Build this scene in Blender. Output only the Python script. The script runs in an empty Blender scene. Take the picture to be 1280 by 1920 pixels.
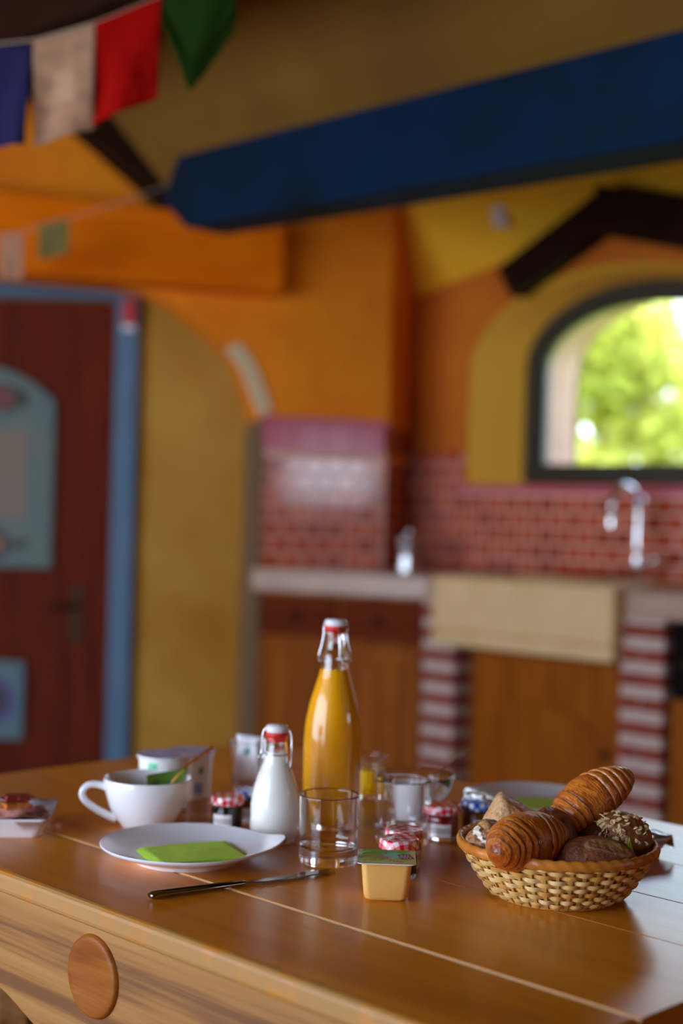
import bpy, bmesh, math, random
from mathutils import Vector, Matrix, noise
from mathutils.geometry import tessellate_polygon

# ------------------------------------------------------------------ camera, sky, sun, daylight openings, exposure
SC = bpy.context.scene
COL = SC.collection
PI = math.pi
S2 = math.sqrt(.5)
R_ = Vector((S2, -S2, 0))            # to the right of the photograph
F_ = Vector((S2, S2, 0))             # away from the camera
YAW = -PI/4                          # things turned square to the camera

cam = bpy.data.cameras.new('camera')
cam.sensor_fit = 'VERTICAL'; cam.sensor_height = 36; cam.lens = 50
cam.clip_start = .05; cam.clip_end = 200
cam.dof.use_dof = True; cam.dof.focus_distance = 1.63; cam.dof.aperture_fstop = 2.0
camo = bpy.data.objects.new('camera', cam); COL.objects.link(camo)
_r = math.radians(1.6)
_up = Vector((0, 0, 1))
_ir = R_*math.cos(_r) + _up*math.sin(_r)
_iu = -R_*math.sin(_r) + _up*math.cos(_r)
camo.matrix_world = Matrix(((_ir.x, _iu.x, -F_.x, 0), (_ir.y, _iu.y, -F_.y, 0), (_ir.z, _iu.z, -F_.z, 1.19), (0, 0, 0, 1)))
SC.camera = camo

world = bpy.data.worlds.new('sky'); SC.world = world; world.use_nodes = True
nt = world.node_tree; nt.nodes.clear()
wo = nt.nodes.new('ShaderNodeOutputWorld'); bg = nt.nodes.new('ShaderNodeBackground')
tc = nt.nodes.new('ShaderNodeTexCoord'); sp = nt.nodes.new('ShaderNodeSeparateXYZ'); rp = nt.nodes.new('ShaderNodeValToRGB')
rp.color_ramp.elements[0].position = 0.0; rp.color_ramp.elements[0].color = (.72, .84, 1.0, 1)
rp.color_ramp.elements[1].position = .7; rp.color_ramp.elements[1].color = (.50, .68, 1.0, 1)
nt.links.new(tc.outputs['Generated'], sp.inputs[0]); nt.links.new(sp.outputs['Z'], rp.inputs[0])
nt.links.new(rp.outputs[0], bg.inputs[0]); nt.links.new(bg.outputs[0], wo.inputs[0])
bg.inputs[1].default_value = 4.5

sun = bpy.data.lights.new('sun', 'SUN'); sun.energy = 7.0; sun.angle = .01; sun.color = (1, .93, .78)
suno = bpy.data.objects.new('sun', sun); COL.objects.link(suno)
suno.rotation_euler = Vector((.12, -.55, -.80)).to_track_quat('-Z', 'Y').to_euler()
suno.location = (8, 12, 12)

def area(name, loc, direction, sx, sy, portal=True, energy=0, color=(1, 1, 1)):
    l = bpy.data.lights.new(name, 'AREA'); l.shape = 'RECTANGLE'; l.size = sx; l.size_y = sy
    l.energy = energy; l.color = color; l.cycles.is_portal = portal
    o = bpy.data.objects.new(name, l); COL.objects.link(o)
    o.location = loc
    o.rotation_euler = Vector(direction).to_track_quat('-Z', 'Y').to_euler()
    return o
area('daylight_window_left', (-1.66, 2.7, 1.35), (1, 0, 0), 4.0, 1.7)
area('daylight_window_right', (3.35, -2.66, 1.55), (0, 1, 0), .8, .5)
area('daylight_window_kitchen', (5.14, 3.13, 1.7), (-1, 0, 0), 1.15, .9)

SC.view_settings.view_transform = 'Standard'; SC.view_settings.look = 'None'
SC.view_settings.gamma = 1; SC.view_settings.use_curve_mapping = False
SC.view_settings.exposure = 1.17
SC.cycles.max_bounces = 20; SC.cycles.diffuse_bounces = 12; SC.cycles.glossy_bounces = 8
SC.cycles.transmission_bounces = 16; SC.cycles.transparent_max_bounces = 12
SC.cycles.use_denoising = True; SC.cycles.blur_glossy = .1; SC.cycles.sample_clamp_indirect = 0; SC.cycles.sample_clamp_direct = 0

# ------------------------------------------------------------------ helpers
def S(r, g, b):
    def f(c):
        c /= 255.
        return c/12.92 if c <= .04045 else ((c+.055)/1.055)**2.4
    return (f(r), f(g), f(b), 1)

def nodes(m):
    m.use_nodes = True
    return m.node_tree, m.node_tree.nodes, m.node_tree.links, m.node_tree.nodes['Principled BSDF']

def M(name, col, rough=.5, metal=0, trans=0, ior=1.45, coat=0, var=None, bump=None, spec=.5, attr=None, sheen=0, alpha=1, coords='Object'):
    """var = (colour2, scale, stretch xyz, low, high); bump = (scale, strength, stretch)"""
    m = bpy.data.materials.new(name); t, N, L, p = nodes(m)
    p.inputs['Base Color'].default_value = col
    p.inputs['Roughness'].default_value = rough; p.inputs['Metallic'].default_value = metal
    p.inputs['Transmission Weight'].default_value = trans; p.inputs['IOR'].default_value = ior
    p.inputs['Coat Weight'].default_value = coat; p.inputs['Coat Roughness'].default_value = .12
    p.inputs['Specular IOR Level'].default_value = spec
    if sheen: p.inputs['Sheen Weight'].default_value = sheen
    if var or bump:
        tcn = N.new('ShaderNodeTexCoord')
    if var:
        c2, sc, st, lo, hi = var
        mp = N.new('ShaderNodeMapping'); mp.inputs['Scale'].default_value = st
        nz = N.new('ShaderNodeTexNoise'); nz.inputs['Scale'].default_value = sc; nz.inputs['Detail'].default_value = 5; nz.inputs['Roughness'].default_value = .6
        cr = N.new('ShaderNodeValToRGB'); cr.color_ramp.elements[0].position = lo; cr.color_ramp.elements[1].position = hi
        cr.color_ramp.elements[0].color = col; cr.color_ramp.elements[1].color = c2
        L.new(tcn.outputs[coords], mp.inputs[0]); L.new(mp.outputs[0], nz.inputs['Vector'])
        L.new(nz.outputs['Fac'], cr.inputs[0]); L.new(cr.outputs[0], p.inputs['Base Color'])
    if attr:
        at = N.new('ShaderNodeAttribute'); at.attribute_name = attr
        L.new(at.outputs['Color'], p.inputs['Base Color'])
    if bump:
        sc, stg, st = bump
        mp2 = N.new('ShaderNodeMapping'); mp2.inputs['Scale'].default_value = st
        nb = N.new('ShaderNodeTexNoise'); nb.inputs['Scale'].default_value = sc; nb.inputs['Detail'].default_value = 4
        bp = N.new('ShaderNodeBump'); bp.inputs['Strength'].default_value = stg; bp.inputs['Distance'].default_value = .01
        L.new(tcn.outputs[coords], mp2.inputs[0]); L.new(mp2.outputs[0], nb.inputs['Vector'])
        L.new(nb.outputs['Fac'], bp.inputs['Height']); L.new(bp.outputs[0], p.inputs['Normal'])
    return m

def WOOD(name, c1, c2, c3, rough=.35, along='Y', coat=0, fine=1.0, contrast=(.3, .5, .72), edge=None, spec=.5, long=14):
    """long-grained wood; edge = (colour, x below which the finish is worn)"""
    m = bpy.data.materials.new(name); t, N, L, p = nodes(m)
    tcn = N.new('ShaderNodeTexCoord'); oi = N.new('ShaderNodeObjectInfo')
    st = {'X': (1.1, long, long), 'Y': (long, 1.1, long), 'Z': (long, long, 1.1)}[along]
    mp = N.new('ShaderNodeMapping'); mp.inputs['Scale'].default_value = st
    ad = N.new('ShaderNodeVectorMath'); ad.operation = 'ADD'
    ml = N.new('ShaderNodeMath'); ml.operation = 'MULTIPLY'; ml.inputs[1].default_value = 37.0
    L.new(oi.outputs['Random'], ml.inputs[0])
    L.new(tcn.outputs['Object'], mp.inputs[0]); L.new(mp.outputs[0], ad.inputs[0]); L.new(ml.outputs[0], ad.inputs[1])
    n1 = N.new('ShaderNodeTexNoise'); n1.inputs['Scale'].default_value = 1.3*fine; n1.inputs['Detail'].default_value = 6; n1.inputs['Distortion'].default_value = .6
    n2 = N.new('ShaderNodeTexNoise'); n2.inputs['Scale'].default_value = 7*fine; n2.inputs['Detail'].default_value = 3
    L.new(ad.outputs[0], n1.inputs['Vector']); L.new(ad.outputs[0], n2.inputs['Vector'])
    mx = N.new('ShaderNodeMath'); mx.operation = 'MULTIPLY_ADD'; mx.inputs[1].default_value = .3
    L.new(n2.outputs['Fac'], mx.inputs[0])
    sb = N.new('ShaderNodeMath'); sb.operation = 'SUBTRACT'; sb.inputs[1].default_value = .15
    L.new(n1.outputs['Fac'], sb.inputs[0]); L.new(sb.outputs[0], mx.inputs[2])
    cr = N.new('ShaderNodeValToRGB'); e = cr.color_ramp.elements
    e[0].position = contrast[0]; e[0].color = c1; e[1].position = contrast[2]; e[1].color = c3
    k = e.new(contrast[1]); k.color = c2
    L.new(mx.outputs[0], cr.inputs[0])
    out = cr.outputs[0]
    if edge:
        ec, x0, x1 = edge
        sx = N.new('ShaderNodeSeparateXYZ'); L.new(tcn.outputs['Object'], sx.inputs[0])
        nz = N.new('ShaderNodeTexNoise'); nz.inputs['Scale'].default_value = 30; nz.inputs['Detail'].default_value = 5
        L.new(tcn.outputs['Object'], nz.inputs['Vector'])
        a1 = N.new('ShaderNodeMath'); a1.operation = 'MULTIPLY_ADD'; a1.inputs[1].default_value = .030
        L.new(nz.outputs['Fac'], a1.inputs[0]); L.new(sx.outputs['X'], a1.inputs[2])
        mr = N.new('ShaderNodeMapRange'); mr.inputs['From Min'].default_value = x0; mr.inputs['From Max'].default_value = x1
        mr.inputs['To Min'].default_value = 1; mr.inputs['To Max'].default_value = 0
        L.new(a1.outputs[0], mr.inputs[0])
        mxc = N.new('ShaderNodeMix'); mxc.data_type = 'RGBA'
        L.new(mr.outputs[0], mxc.inputs['Factor']); L.new(out, mxc.inputs['A']); mxc.inputs['B'].default_value = ec
        out = mxc.outputs['Result']
        rr_ = N.new('ShaderNodeMapRange'); rr_.inputs['To Min'].default_value = rough; rr_.inputs['To Max'].default_value = .62
        L.new(mr.outputs[0], rr_.inputs[0]); L.new(rr_.outputs[0], p.inputs['Roughness'])
    L.new(out, p.inputs['Base Color'])
    p.inputs['Specular IOR Level'].default_value = spec
    p.inputs['Roughness'].default_value = rough; p.inputs['Coat Weight'].default_value = coat; p.inputs['Coat Roughness'].default_value = .2
    bp = N.new('ShaderNodeBump'); bp.inputs['Strength'].default_value = .12; bp.inputs['Distance'].default_value = .003
    L.new(mx.outputs[0], bp.inputs['Height']); L.new(bp.outputs[0], p.inputs['Normal'])
    return m

class MB:
    """collects vertices and faces for ONE mesh"""
    def __init__(s): s.v = []; s.f = []; s.c = None; s.uv = None
    def add(s, vs, fs):
        o = len(s.v); s.v += [tuple(v) for v in vs]; s.f += [tuple(i+o for i in f) for f in fs]; return s
    def box(s, x0, x1, y0, y1, z0, z1, T=None):
        vs = [Vector((x, y, z)) for z in (z0, z1) for x, y in ((x0, y0), (x1, y0), (x1, y1), (x0, y1))]
        if T: vs = [T(v) for v in vs]
        return s.add(vs, [(3, 2, 1, 0), (4, 5, 6, 7), (0, 1, 5, 4), (1, 2, 6, 5), (2, 3, 7, 6), (3, 0, 4, 7)])
    def lathe(s, prof, n=48, T=None, close=False):
        """prof: (r, z) list; ends with r = 0 become poles"""
        rings = []; vs = []
        for r, z in prof:
            if r < 1e-6: rings.append([len(vs)]); vs.append(Vector((0, 0, z)))
            else:
                rings.append(list(range(len(vs), len(vs)+n)))
                vs += [Vector((r*math.cos(2*PI*i/n), r*math.sin(2*PI*i/n), z)) for i in range(n)]
        fs = []
        prs = list(zip(rings[:-1], rings[1:])) + ([(rings[-1], rings[0])] if close else [])
        for a, b in prs:
            if len(a) == 1 and len(b) == 1: continue
            for i in range(n):
                j = (i+1) % n
                if len(a) == 1: fs.append((a[0], b[j], b[i]))
                elif len(b) == 1: fs.append((a[i], a[j], b[0]))
                else: fs.append((a[i], a[j], b[j], b[i]))
        if T: vs = [T(v) for v in vs]
        return s.add(vs, fs)
    def grid(s, fn, nu, nv, closed_u=False):
        vs = []; nu_ = nu if closed_u else nu+1
        for i in range(nu_):
            for j in range(nv+1): vs.append(fn(i/nu, j/nv))
        fs = []
        for i in range(nu):
            for j in range(nv):
                a = i*(nv+1)+j; b = ((i+1) % nu_)*(nv+1)+j
                fs.append((a, b, b+1, a+1))
        return s.add(vs, fs)
    def tube(s, pts, r, n=8, closed=False, flat=1.0, sub=1):
        pts = [Vector(p) for p in pts]; k = len(pts); vs = []; rs = list(r) if isinstance(r, (list, tuple)) else [r]*k
        if sub > 1:
            P2 = []; R2 = []
            for i in range(k-1):
                p0, p1, p2, p3 = pts[max(i-1, 0)], pts[i], pts[i+1], pts[min(i+2, k-1)]
                for j in range(sub):
                    q = j/sub
                    P2.append(.5*((2*p1)+(p2-p0)*q+(2*p0-5*p1+4*p2-p3)*q*q+(3*p1-p0-3*p2+p3)*q**3)); R2.append(rs[i]+(rs[i+1]-rs[i])*q)
            pts = P2+[pts[-1]]; rs = R2+[rs[-1]]; k = len(pts)
        prev = None
        for i, p in enumerate(pts):
            if closed: d = pts[(i+1) % k]-pts[i-1]
            else: d = pts[min(i+1, k-1)]-pts[max(i-1, 0)]
            d.normalize()
            if prev is None:
                a = d.cross(Vector((0, 0, 1)))
                if a.length < .1: a = d.cross(Vector((1, 0, 0)))
            else: a = prev-d*prev.dot(d)
            a.normalize(); b = d.cross(a); prev = a
            for q in range(n):
                t = 2*PI*q/n; vs.append(p+a*math.cos(t)*rs[i]+b*math.sin(t)*rs[i]*flat)
        fs = []
        for i in range(k if closed else k-1):
            i2 = (i+1) % k
            for q in range(n): fs.append((i*n+q, i*n+(q+1) % n, i2*n+(q+1) % n, i2*n+q))
        if not closed: fs += [tuple(reversed(range(n))), tuple((k-1)*n+q for q in range(n))]
        return s.add(vs, fs)
    def prism(s, outer, fn, d0, d1, holes=()):
        """outline (a,b) with holes, extruded between depths d0 and d1; fn(a,b,d) -> point"""
        loops = [outer]+list(holes)
        tris = tessellate_polygon([[Vector((a, b, 0)) for a, b in l] for l in loops])
        flat = [p for l in loops for p in l]; n = len(flat)
        vs = [fn(a, b, d0) for a, b in flat]+[fn(a, b, d1) for a, b in flat]
        fs = [tuple(t) for t in tris]+[tuple(i+n for i in reversed(t)) for t in tris]
        o = 0
        for l in loops:
            k = len(l)
            for i in range(k):
                j = (i+1) % k; fs.append((o+i, o+j, o+j+n, o+i+n))
            o += k
        return s.add(vs, fs)
    def loft(s, a, b, closed=False):
        n = len(a); k = n if closed else n-1
        return s.add(list(a)+list(b), [(i, (i+1) % n, (i+1) % n+n, i+n) for i in range(k)])

def fix(me):
    b = bmesh.new(); b.from_mesh(me); bmesh.ops.recalc_face_normals(b, faces=b.faces[:]); b.to_mesh(me); b.free()

def obj(name, mb, mat, parent=None, smooth=False, bevel=0, cols=None, fixn=True, loc=None, rotz=None, segs=2, sharp=None):
    me = bpy.data.meshes.new(name); me.from_pydata(mb.v, [], mb.f); me.update()
    if fixn: fix(me)
    if cols:
        a = me.color_attributes.new('Col', 'FLOAT_COLOR', 'POINT')
        for i, c in enumerate(cols): a.data[i].color = c if len(c) == 4 else (*c, 1)
    me.materials.append(mat)
    if smooth:
        me.polygons.foreach_set('use_smooth', [True]*len(me.polygons))
        if sharp: me.set_sharp_from_angle(angle=math.radians(sharp))
    o = bpy.data.objects.new(name, me); COL.objects.link(o)
    if parent: o.parent = parent
    if loc is not None: o.location = loc
    if rotz is not None: o.rotation_euler = (0, 0, rotz)
    if bevel:
        md = o.modifiers.new('bevel', 'BEVEL'); md.width = bevel; md.segments = segs; md.limit_method = 'ANGLE'
    return o

def tag(o, label, cat=None, group=None, kind=None):
    if label: o['label'] = label
    if cat: o['category'] = cat
    if group: o['group'] = group
    if kind: o['kind'] = kind
    return o
def thing(name, label, cat, loc=(0, 0, 0), rotz=0, group=None):
    o = bpy.data.objects.new(name, None); COL.objects.link(o); o.empty_display_size = .05
    o.location = loc; o.rotation_euler = (0, 0, rotz)
    return tag(o, label, cat, group)
def struct(o, label): return tag(o, label, None, None, 'structure')
def dup(root, loc, rotz, label=None, group=None):
    r = root.copy(); COL.objects.link(r); r.location = loc; r.rotation_euler = (0, 0, rotz)
    if label: r['label'] = label
    if group: r['group'] = group
    for ch in list(root.children):
        c = ch.copy(); COL.objects.link(c); c.parent = r
        for g in list(ch.children):
            d = g.copy(); COL.objects.link(d); d.parent = c
    return r
def mix(a, b, t):
    t = max(0, min(1, t)); return tuple(a[i]+(b[i]-a[i])*t for i in range(3))+(1,)
def sm(a, b, x):
    t = max(0, min(1, (x-a)/(b-a))) if a != b else float(x > a)
    return t*t*(3-2*t)
def fbm(x, y, z, s=1, o=4): return noise.fractal(Vector((x*s, y*s, z*s)), 1.0, 2.0, o)

# ------------------------------------------------------------------ materials
m_yellow = M('yellow_plaster', S(250, 194, 40), .85, var=(S(238, 174, 26), 3, (1, 1, 1), .35, .7), bump=(14, .25, (1, 1, 1)))
m_orange = M('orange_plaster', S(244, 140, 4), .85, var=(S(226, 118, 2), 3, (1, 1, 1), .35, .7), bump=(14, .25, (1, 1, 1)))
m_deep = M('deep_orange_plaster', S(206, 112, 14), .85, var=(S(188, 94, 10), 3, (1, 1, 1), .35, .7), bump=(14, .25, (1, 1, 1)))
m_ochre = M('ochre_plaster', S(194, 146, 64), .9, spec=.2, var=(S(164, 106, 26), 2.2, (1, 1, 1), .3, .75), bump=(10, .3, (1, 1, 1)))
m_shaded_ceiling = M('shaded_ceiling_plaster', S(128, 90, 16), .9, var=(S(108, 72, 10), 1.5, (1, 1, 1), .3, .7), bump=(8, .3, (1, 1, 1)))  # yellow plaster with the shade under the roof put into its colour
m_plain = M('cream_plaster', S(205, 150, 70), .9, var=(S(190, 130, 50), 2, (1, 1, 1), .3, .7))
m_edge = M('pale_edge', S(215, 190, 150), .9)
m_floor = M('terracotta_floor', S(140, 80, 50), .5, var=(S(110, 60, 38), 4, (1, 1, 1), .3, .7))
m_stucco = M('pink_stucco', S(180, 144, 132), .9, var=(S(162, 124, 112), 5, (1, 1, 1), .3, .7))
m_blue = M('blue_painted_timber', S(3, 36, 70), .8, spec=.15, var=(S(1, 20, 26), .9, (1, 3, 3), .3, .7), bump=(6, .25, (2, 1, 2)))
m_orangebeam = M('orange_painted_timber', S(242, 124, 0), .8, spec=.15, var=(S(222, 100, 0), 3, (1, 1, 4), .3, .7))
m_dark = M('dark_stained_timber', S(44, 20, 7), .8, spec=.12, var=(S(28, 11, 3), 5, (1, 1, 4), .3, .7))
m_frame = M('grey_green_window_paint', S(52, 48, 36), .45)
m_tile = [M('brick_tile_%s' % n, S(*c), .10, spec=.8, var=(S(*d), 9, (1, 1, 1), .3, .7)) for n, c, d in
          (('red', (184, 76, 44), (164, 60, 36)), ('rust', (200, 92, 56), (174, 70, 42)), ('deep', (164, 60, 38), (140, 48, 32)))]
m_pinkcap = M('pink_glazed_tile', S(196, 92, 112), .16)
m_mortar = M('pale_mortar', S(226, 174, 156), .85)
m_brick = M('red_brick', S(150, 58, 40), .85, var=(S(120, 44, 32), 12, (1, 1, 1), .3, .7), bump=(40, .3, (1, 1, 1)))
m_whitemortar = M('white_lime_mortar', S(196, 172, 160), .9)
m_stone = M('beige_counter_stone', S(190, 156, 136), .3, var=(S(170, 138, 118), 8, (1, 1, 1), .3, .7))
m_sink = M('cream_stone', S(226, 192, 138), .55, var=(S(210, 176, 120), 6, (1, 1, 1), .3, .7))
m_cab = WOOD('honey_cabinet_wood', S(118, 58, 2), S(144, 73, 2), S(158, 84, 5), .6, 'Z', spec=.12)
m_cab2 = WOOD('red_brown_cabinet_wood', S(84, 28, 4), S(100, 36, 5), S(112, 44, 8), .7, 'X', spec=.1)
m_black = M('black_glass', S(14, 14, 16), .12)
m_chrome = M('chrome', (.75, .77, .8, 1), .12, metal=1)
m_steel = M('brushed_steel', (.55, .55, .57, 1), .22, metal=1)
m_doorwood = WOOD('mahogany_door_wood', S(76, 20, 4), S(94, 28, 6), S(108, 36, 10), .7, 'Z', spec=.12)
m_bluepost = M('grey_blue_paint', S(84, 116, 144), .6, var=(S(72, 102, 128), 3, (1, 1, 1), .3, .7))
m_redpaint = M('red_paint', S(190, 20, 14), .5)
m_paint = M('hand_painted_panel', (1, 1, 1, 1), .6, attr='Col')
m_print = M('printed_film', (1, 1, 1, 1), .28, attr='Col')
m_paper = M('printed_paper', (1, 1, 1, 1), .55, attr='Col')
m_brass = M('dark_brass', S(58, 34, 14), .6, metal=.6)
m_gold = M('gold_metal', S(232, 160, 60), .25, metal=1)
m_cloth = M('prayer_flag_cloth', (1, 1, 1, 1), .9, attr='Col', spec=.1)
m_white = M('white_porcelain', S(236, 236, 240), .1, coat=.3)
m_plate = M('white_glazed_plate', S(232, 231, 238), .16)
m_glass = M('clear_glass', (1, 1, 1, 1), .0, trans=1, ior=1.48)
m_juice = M('orange_juice', S(250, 194, 4), .35, var=(S(250, 200, 8), 6, (1, 1, 1), .4, .7))
m_milk = M('milk', S(252, 251, 246), .3)
m_jamred = M('red_jam', S(160, 10, 20), .2)
m_jamblack = M('black_jam', S(16, 6, 10), .2)
m_jamgold = M('golden_jam', S(150, 84, 14), .2)
m_redrubber = M('red_rubber', S(226, 44, 36), .45)
m_ceramic = M('white_ceramic_stopper', S(232, 232, 240), .2)
m_wire = M('steel_wire', (.7, .71, .74, 1), .18, metal=1)
m_napkin = M('green_paper_napkin', S(198, 240, 88), .9, var=(S(186, 228, 76), 60, (1, 1, 1), .3, .7), bump=(220, .08, (1, 1, 1)))
m_plastic = M('white_plastic', S(226, 224, 226), .35)
m_compote = M('apple_compote', S(232, 180, 100), .3, coat=.5)
m_compote.node_tree.nodes['Principled BSDF'].inputs['Subsurface Weight'].default_value = .3
m_compote.node_tree.nodes['Principled BSDF'].inputs['Subsurface Radius'].default_value = (.01, .006, .002)
m_crust = M('bread_crust', (1, 1, 1, 1), .5, attr='Col', bump=(160, .35, (1, 1, 1)))
m_croissant = M('croissant_crust', (1, 1, 1, 1), .32, attr='Col', bump=(90, .4, (1, 1, 1)), coat=.25)
m_oat = M('oat_flakes', S(230, 202, 152), .8)
m_wicker = [M('wicker_%s' % n, S(*c), .42, var=(S(*d), 30, (1, 1, 1), .3, .75)) for n, c, d in
            (('pale', (226, 186, 118), (206, 160, 88)), ('honey', (210, 160, 84), (190, 132, 56)), ('cream', (236, 204, 146), (216, 174, 106)))]
m_wrim = M('wicker_rim', S(204, 130, 48), .35, var=(S(178, 104, 34), 40, (1, 1, 1), .3, .7))
m_ham = M('cooked_ham', S(220, 160, 148), .35, var=(S(196, 126, 116), 40, (1, 1, 1), .35, .7))
m_saus = M('dry_sausage', S(150, 80, 72), .4, var=(S(196, 144, 134), 90, (1, 1, 1), .5, .7))
m_foil = M('gold_foil_wrap', S(214, 130, 62), .3, metal=.5, bump=(120, .5, (1, 1, 1)))
m_foil2 = M('maroon_foil_wrap', S(140, 50, 44), .3, metal=.4, bump=(120, .5, (1, 1, 1)))
m_silver = M('silver_foil', (.85, .88, .9, 1), .18, metal=1, bump=(150, .6, (1, 1, 1)))
m_sachet = M('white_paper_sachet', (1, 1, 1, 1), .6, attr='Col')
m_teabag = M('green_tea_envelope', (1, 1, 1, 1), .5, attr='Col')
m_string = M('pale_string', S(170, 150, 130), .9)
m_bark = M('tree_bark', S(92, 72, 52), .9, bump=(20, .5, (1, 1, 1)))
m_grass = M('meadow_grass', S(128, 160, 60), .9, var=(S(156, 178, 70), 1.5, (1, 1, 1), .3, .7))

def glassy_film(name, tint, amount):
    m = bpy.data.materials.new(name); t, N, L, p = nodes(m); N.remove(p)
    tr = N.new('ShaderNodeBsdfTransparent'); tr.inputs[0].default_value = tint
    gl = N.new('ShaderNodeBsdfGlossy'); gl.inputs['Roughness'].default_value = .05
    fr = N.new('ShaderNodeFresnel'); fr.inputs[0].default_value = 1.45
    ma = N.new('ShaderNodeMath'); ma.operation = 'MULTIPLY'; ma.inputs[1].default_value = amount
    mx = N.new('ShaderNodeMixShader')
    L.new(fr.outputs[0], ma.inputs[0]); L.new(ma.outputs[0], mx.inputs[0]); L.new(tr.outputs[0], mx.inputs[1]); L.new(gl.outputs[0], mx.inputs[2])
    L.new(mx.outputs[0], N['Material Output'].inputs[0])
    return m
m_pane = glassy_film('window_glass', (.97, .99, .98, 1), 1.0)
m_film = glassy_film('cling_film', (.97, .97, .98, 1), 1.3)

def leaf_mat():
    m = bpy.data.materials.new('bright_leaves'); t, N, L, p = nodes(m); N.remove(p)
    at = N.new('ShaderNodeAttribute'); at.attribute_name = 'Col'
    d = N.new('ShaderNodeBsdfDiffuse'); tl = N.new('ShaderNodeBsdfTranslucent'); mx = N.new('ShaderNodeMixShader'); mx.inputs[0].default_value = .45
    L.new(at.outputs['Color'], d.inputs[0]); L.new(at.outputs['Color'], tl.inputs[0])
    L.new(d.outputs[0], mx.inputs[1]); L.new(tl.outputs[0], mx.inputs[2]); L.new(mx.outputs[0], N['Material Output'].inputs[0])
    return m
m_leaf = leaf_mat()

def gingham(name, c, light, mid, n):
    """checked lid: three tones from two crossed bands over the lid's flat layout"""
    m = bpy.data.materials.new(name); t, N, L, p = nodes(m)
    at = N.new('ShaderNodeAttribute'); at.attribute_name = 'lay'; sp_ = N.new('ShaderNodeSeparateXYZ'); L.new(at.outputs['Vector'], sp_.inputs[0])
    def band(o):
        a = N.new('ShaderNodeMath'); a.operation = 'MULTIPLY'; a.inputs[1].default_value = n
        b = N.new('ShaderNodeMath'); b.operation = 'FRACT'; c_ = N.new('ShaderNodeMath'); c_.operation = 'GREATER_THAN'; c_.inputs[1].default_value = .5
        L.new(o, a.inputs[0]); L.new(a.outputs[0], b.inputs[0]); L.new(b.outputs[0], c_.inputs[0]); return c_.outputs[0]
    s_ = N.new('ShaderNodeMath'); s_.operation = 'ADD'; L.new(band(sp_.outputs['X']), s_.inputs[0]); L.new(band(sp_.outputs['Y']), s_.inputs[1])
    h = N.new('ShaderNodeMath'); h.operation = 'MULTIPLY'; h.inputs[1].default_value = .5; L.new(s_.outputs[0], h.inputs[0])
    cr = N.new('ShaderNodeValToRGB'); cr.color_ramp.interpolation = 'CONSTANT'; e = cr.color_ramp.elements
    e[0].position = 0; e[0].color = light; e[1].position = .8; e[1].color = c; k = e.new(.3); k.color = mid
    L.new(h.outputs[0], cr.inputs[0]); L.new(cr.outputs[0], p.inputs['Base Color'])
    p.inputs['Roughness'].default_value = .2; p.inputs['Coat Weight'].default_value = .4
    return m
m_ging_red = gingham('red_gingham_tin', S(206, 18, 24), S(240, 226, 228), S(226, 120, 128), 80)
m_ging_blue = gingham('blue_gingham_tin', S(24, 70, 190), S(226, 230, 242), S(110, 140, 220), 80)

# ------------------------------------------------------------------ room shell
XW = 4.581                                     # kitchen wall, inner face
BP = Vector((4.222, 3.994, 0)); DD = Vector((-.9063, .4226, 0)); NN = Vector((-.4226, -.9063, 0))
def AW(s, z, n=0):                             # point on the arched wall: s leftwards, n towards the room
    p = BP+DD*s+NN*n; return Vector((p.x, p.y, z))

struct(obj('floor', MB().box(-2.0, 5.2, -3.0, 6.6, -.1, 0), m_floor), 'terracotta floor under the table and kitchen')
struct(obj('ground', MB().box(5.2, 40, -20, 40, -.35, -.25), m_grass), 'bright green meadow outside the arched window')

def arch(yc, hw, zb, zs, rise, n=28, p=1.0):
    pts = [(yc-hw, zb), (yc+hw, zb)]
    for i in range(n+1):
        t = PI*i/n; pts.append((yc+hw*math.cos(t), zs+rise*math.sin(t)**p))
    return pts
YC = 3.13
a_in = arch(YC, .71, 1.30, 1.80, .37)          # mouth of the splayed recess
a_win = arch(YC, .575, 1.335, 1.82, .315)      # at the window frame
a_out = arch(YC, .56, 1.32, 1.82, .30)
mb = MB()
outer = [(-2.6, 0), (6.4, 0), (6.4, 3.6), (-2.6, 3.6)]
mb.prism(outer, lambda a, b, d: Vector((d, a, b)), XW, XW+.02, [a_in])
mb.prism([(-2.6, -.3), (6.4, -.3), (6.4, 3.6), (-2.6, 3.6)], lambda a, b, d: Vector((d, a, b)), XW+.24, XW+.26, [a_win])
wall_back = struct(obj('wall_back', mb, m_deep), 'yellow plastered kitchen wall around the arched window')
mb = MB().loft([Vector((XW+.0, y, z)) for y, z in a_in], [Vector((XW+.25, y, z)) for y, z in a_win], True)
tag(obj('splayed_reveal', mb, M('reveal_plaster', S(250, 190, 64), .85, bump=(14, .25, (1, 1, 1))), wall_back, fixn=False), 'bright yellow window recess')
mb = MB()
mb.loft([Vector((XW+.26, y, z)) for y, z in a_out], [Vector((XW+.56, y, z)) for y, z in a_out], True)
mb.prism([(-2.6, -.3), (6.4, -.3), (6.4, 3.6), (-2.6, 3.6)], lambda a, b, d: Vector((d, a, b)), XW+.54, XW+.56, [a_out])
tag(obj('outer_reveal', mb, m_stucco, wall_back), 'pink stucco outer reveal')

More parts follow.
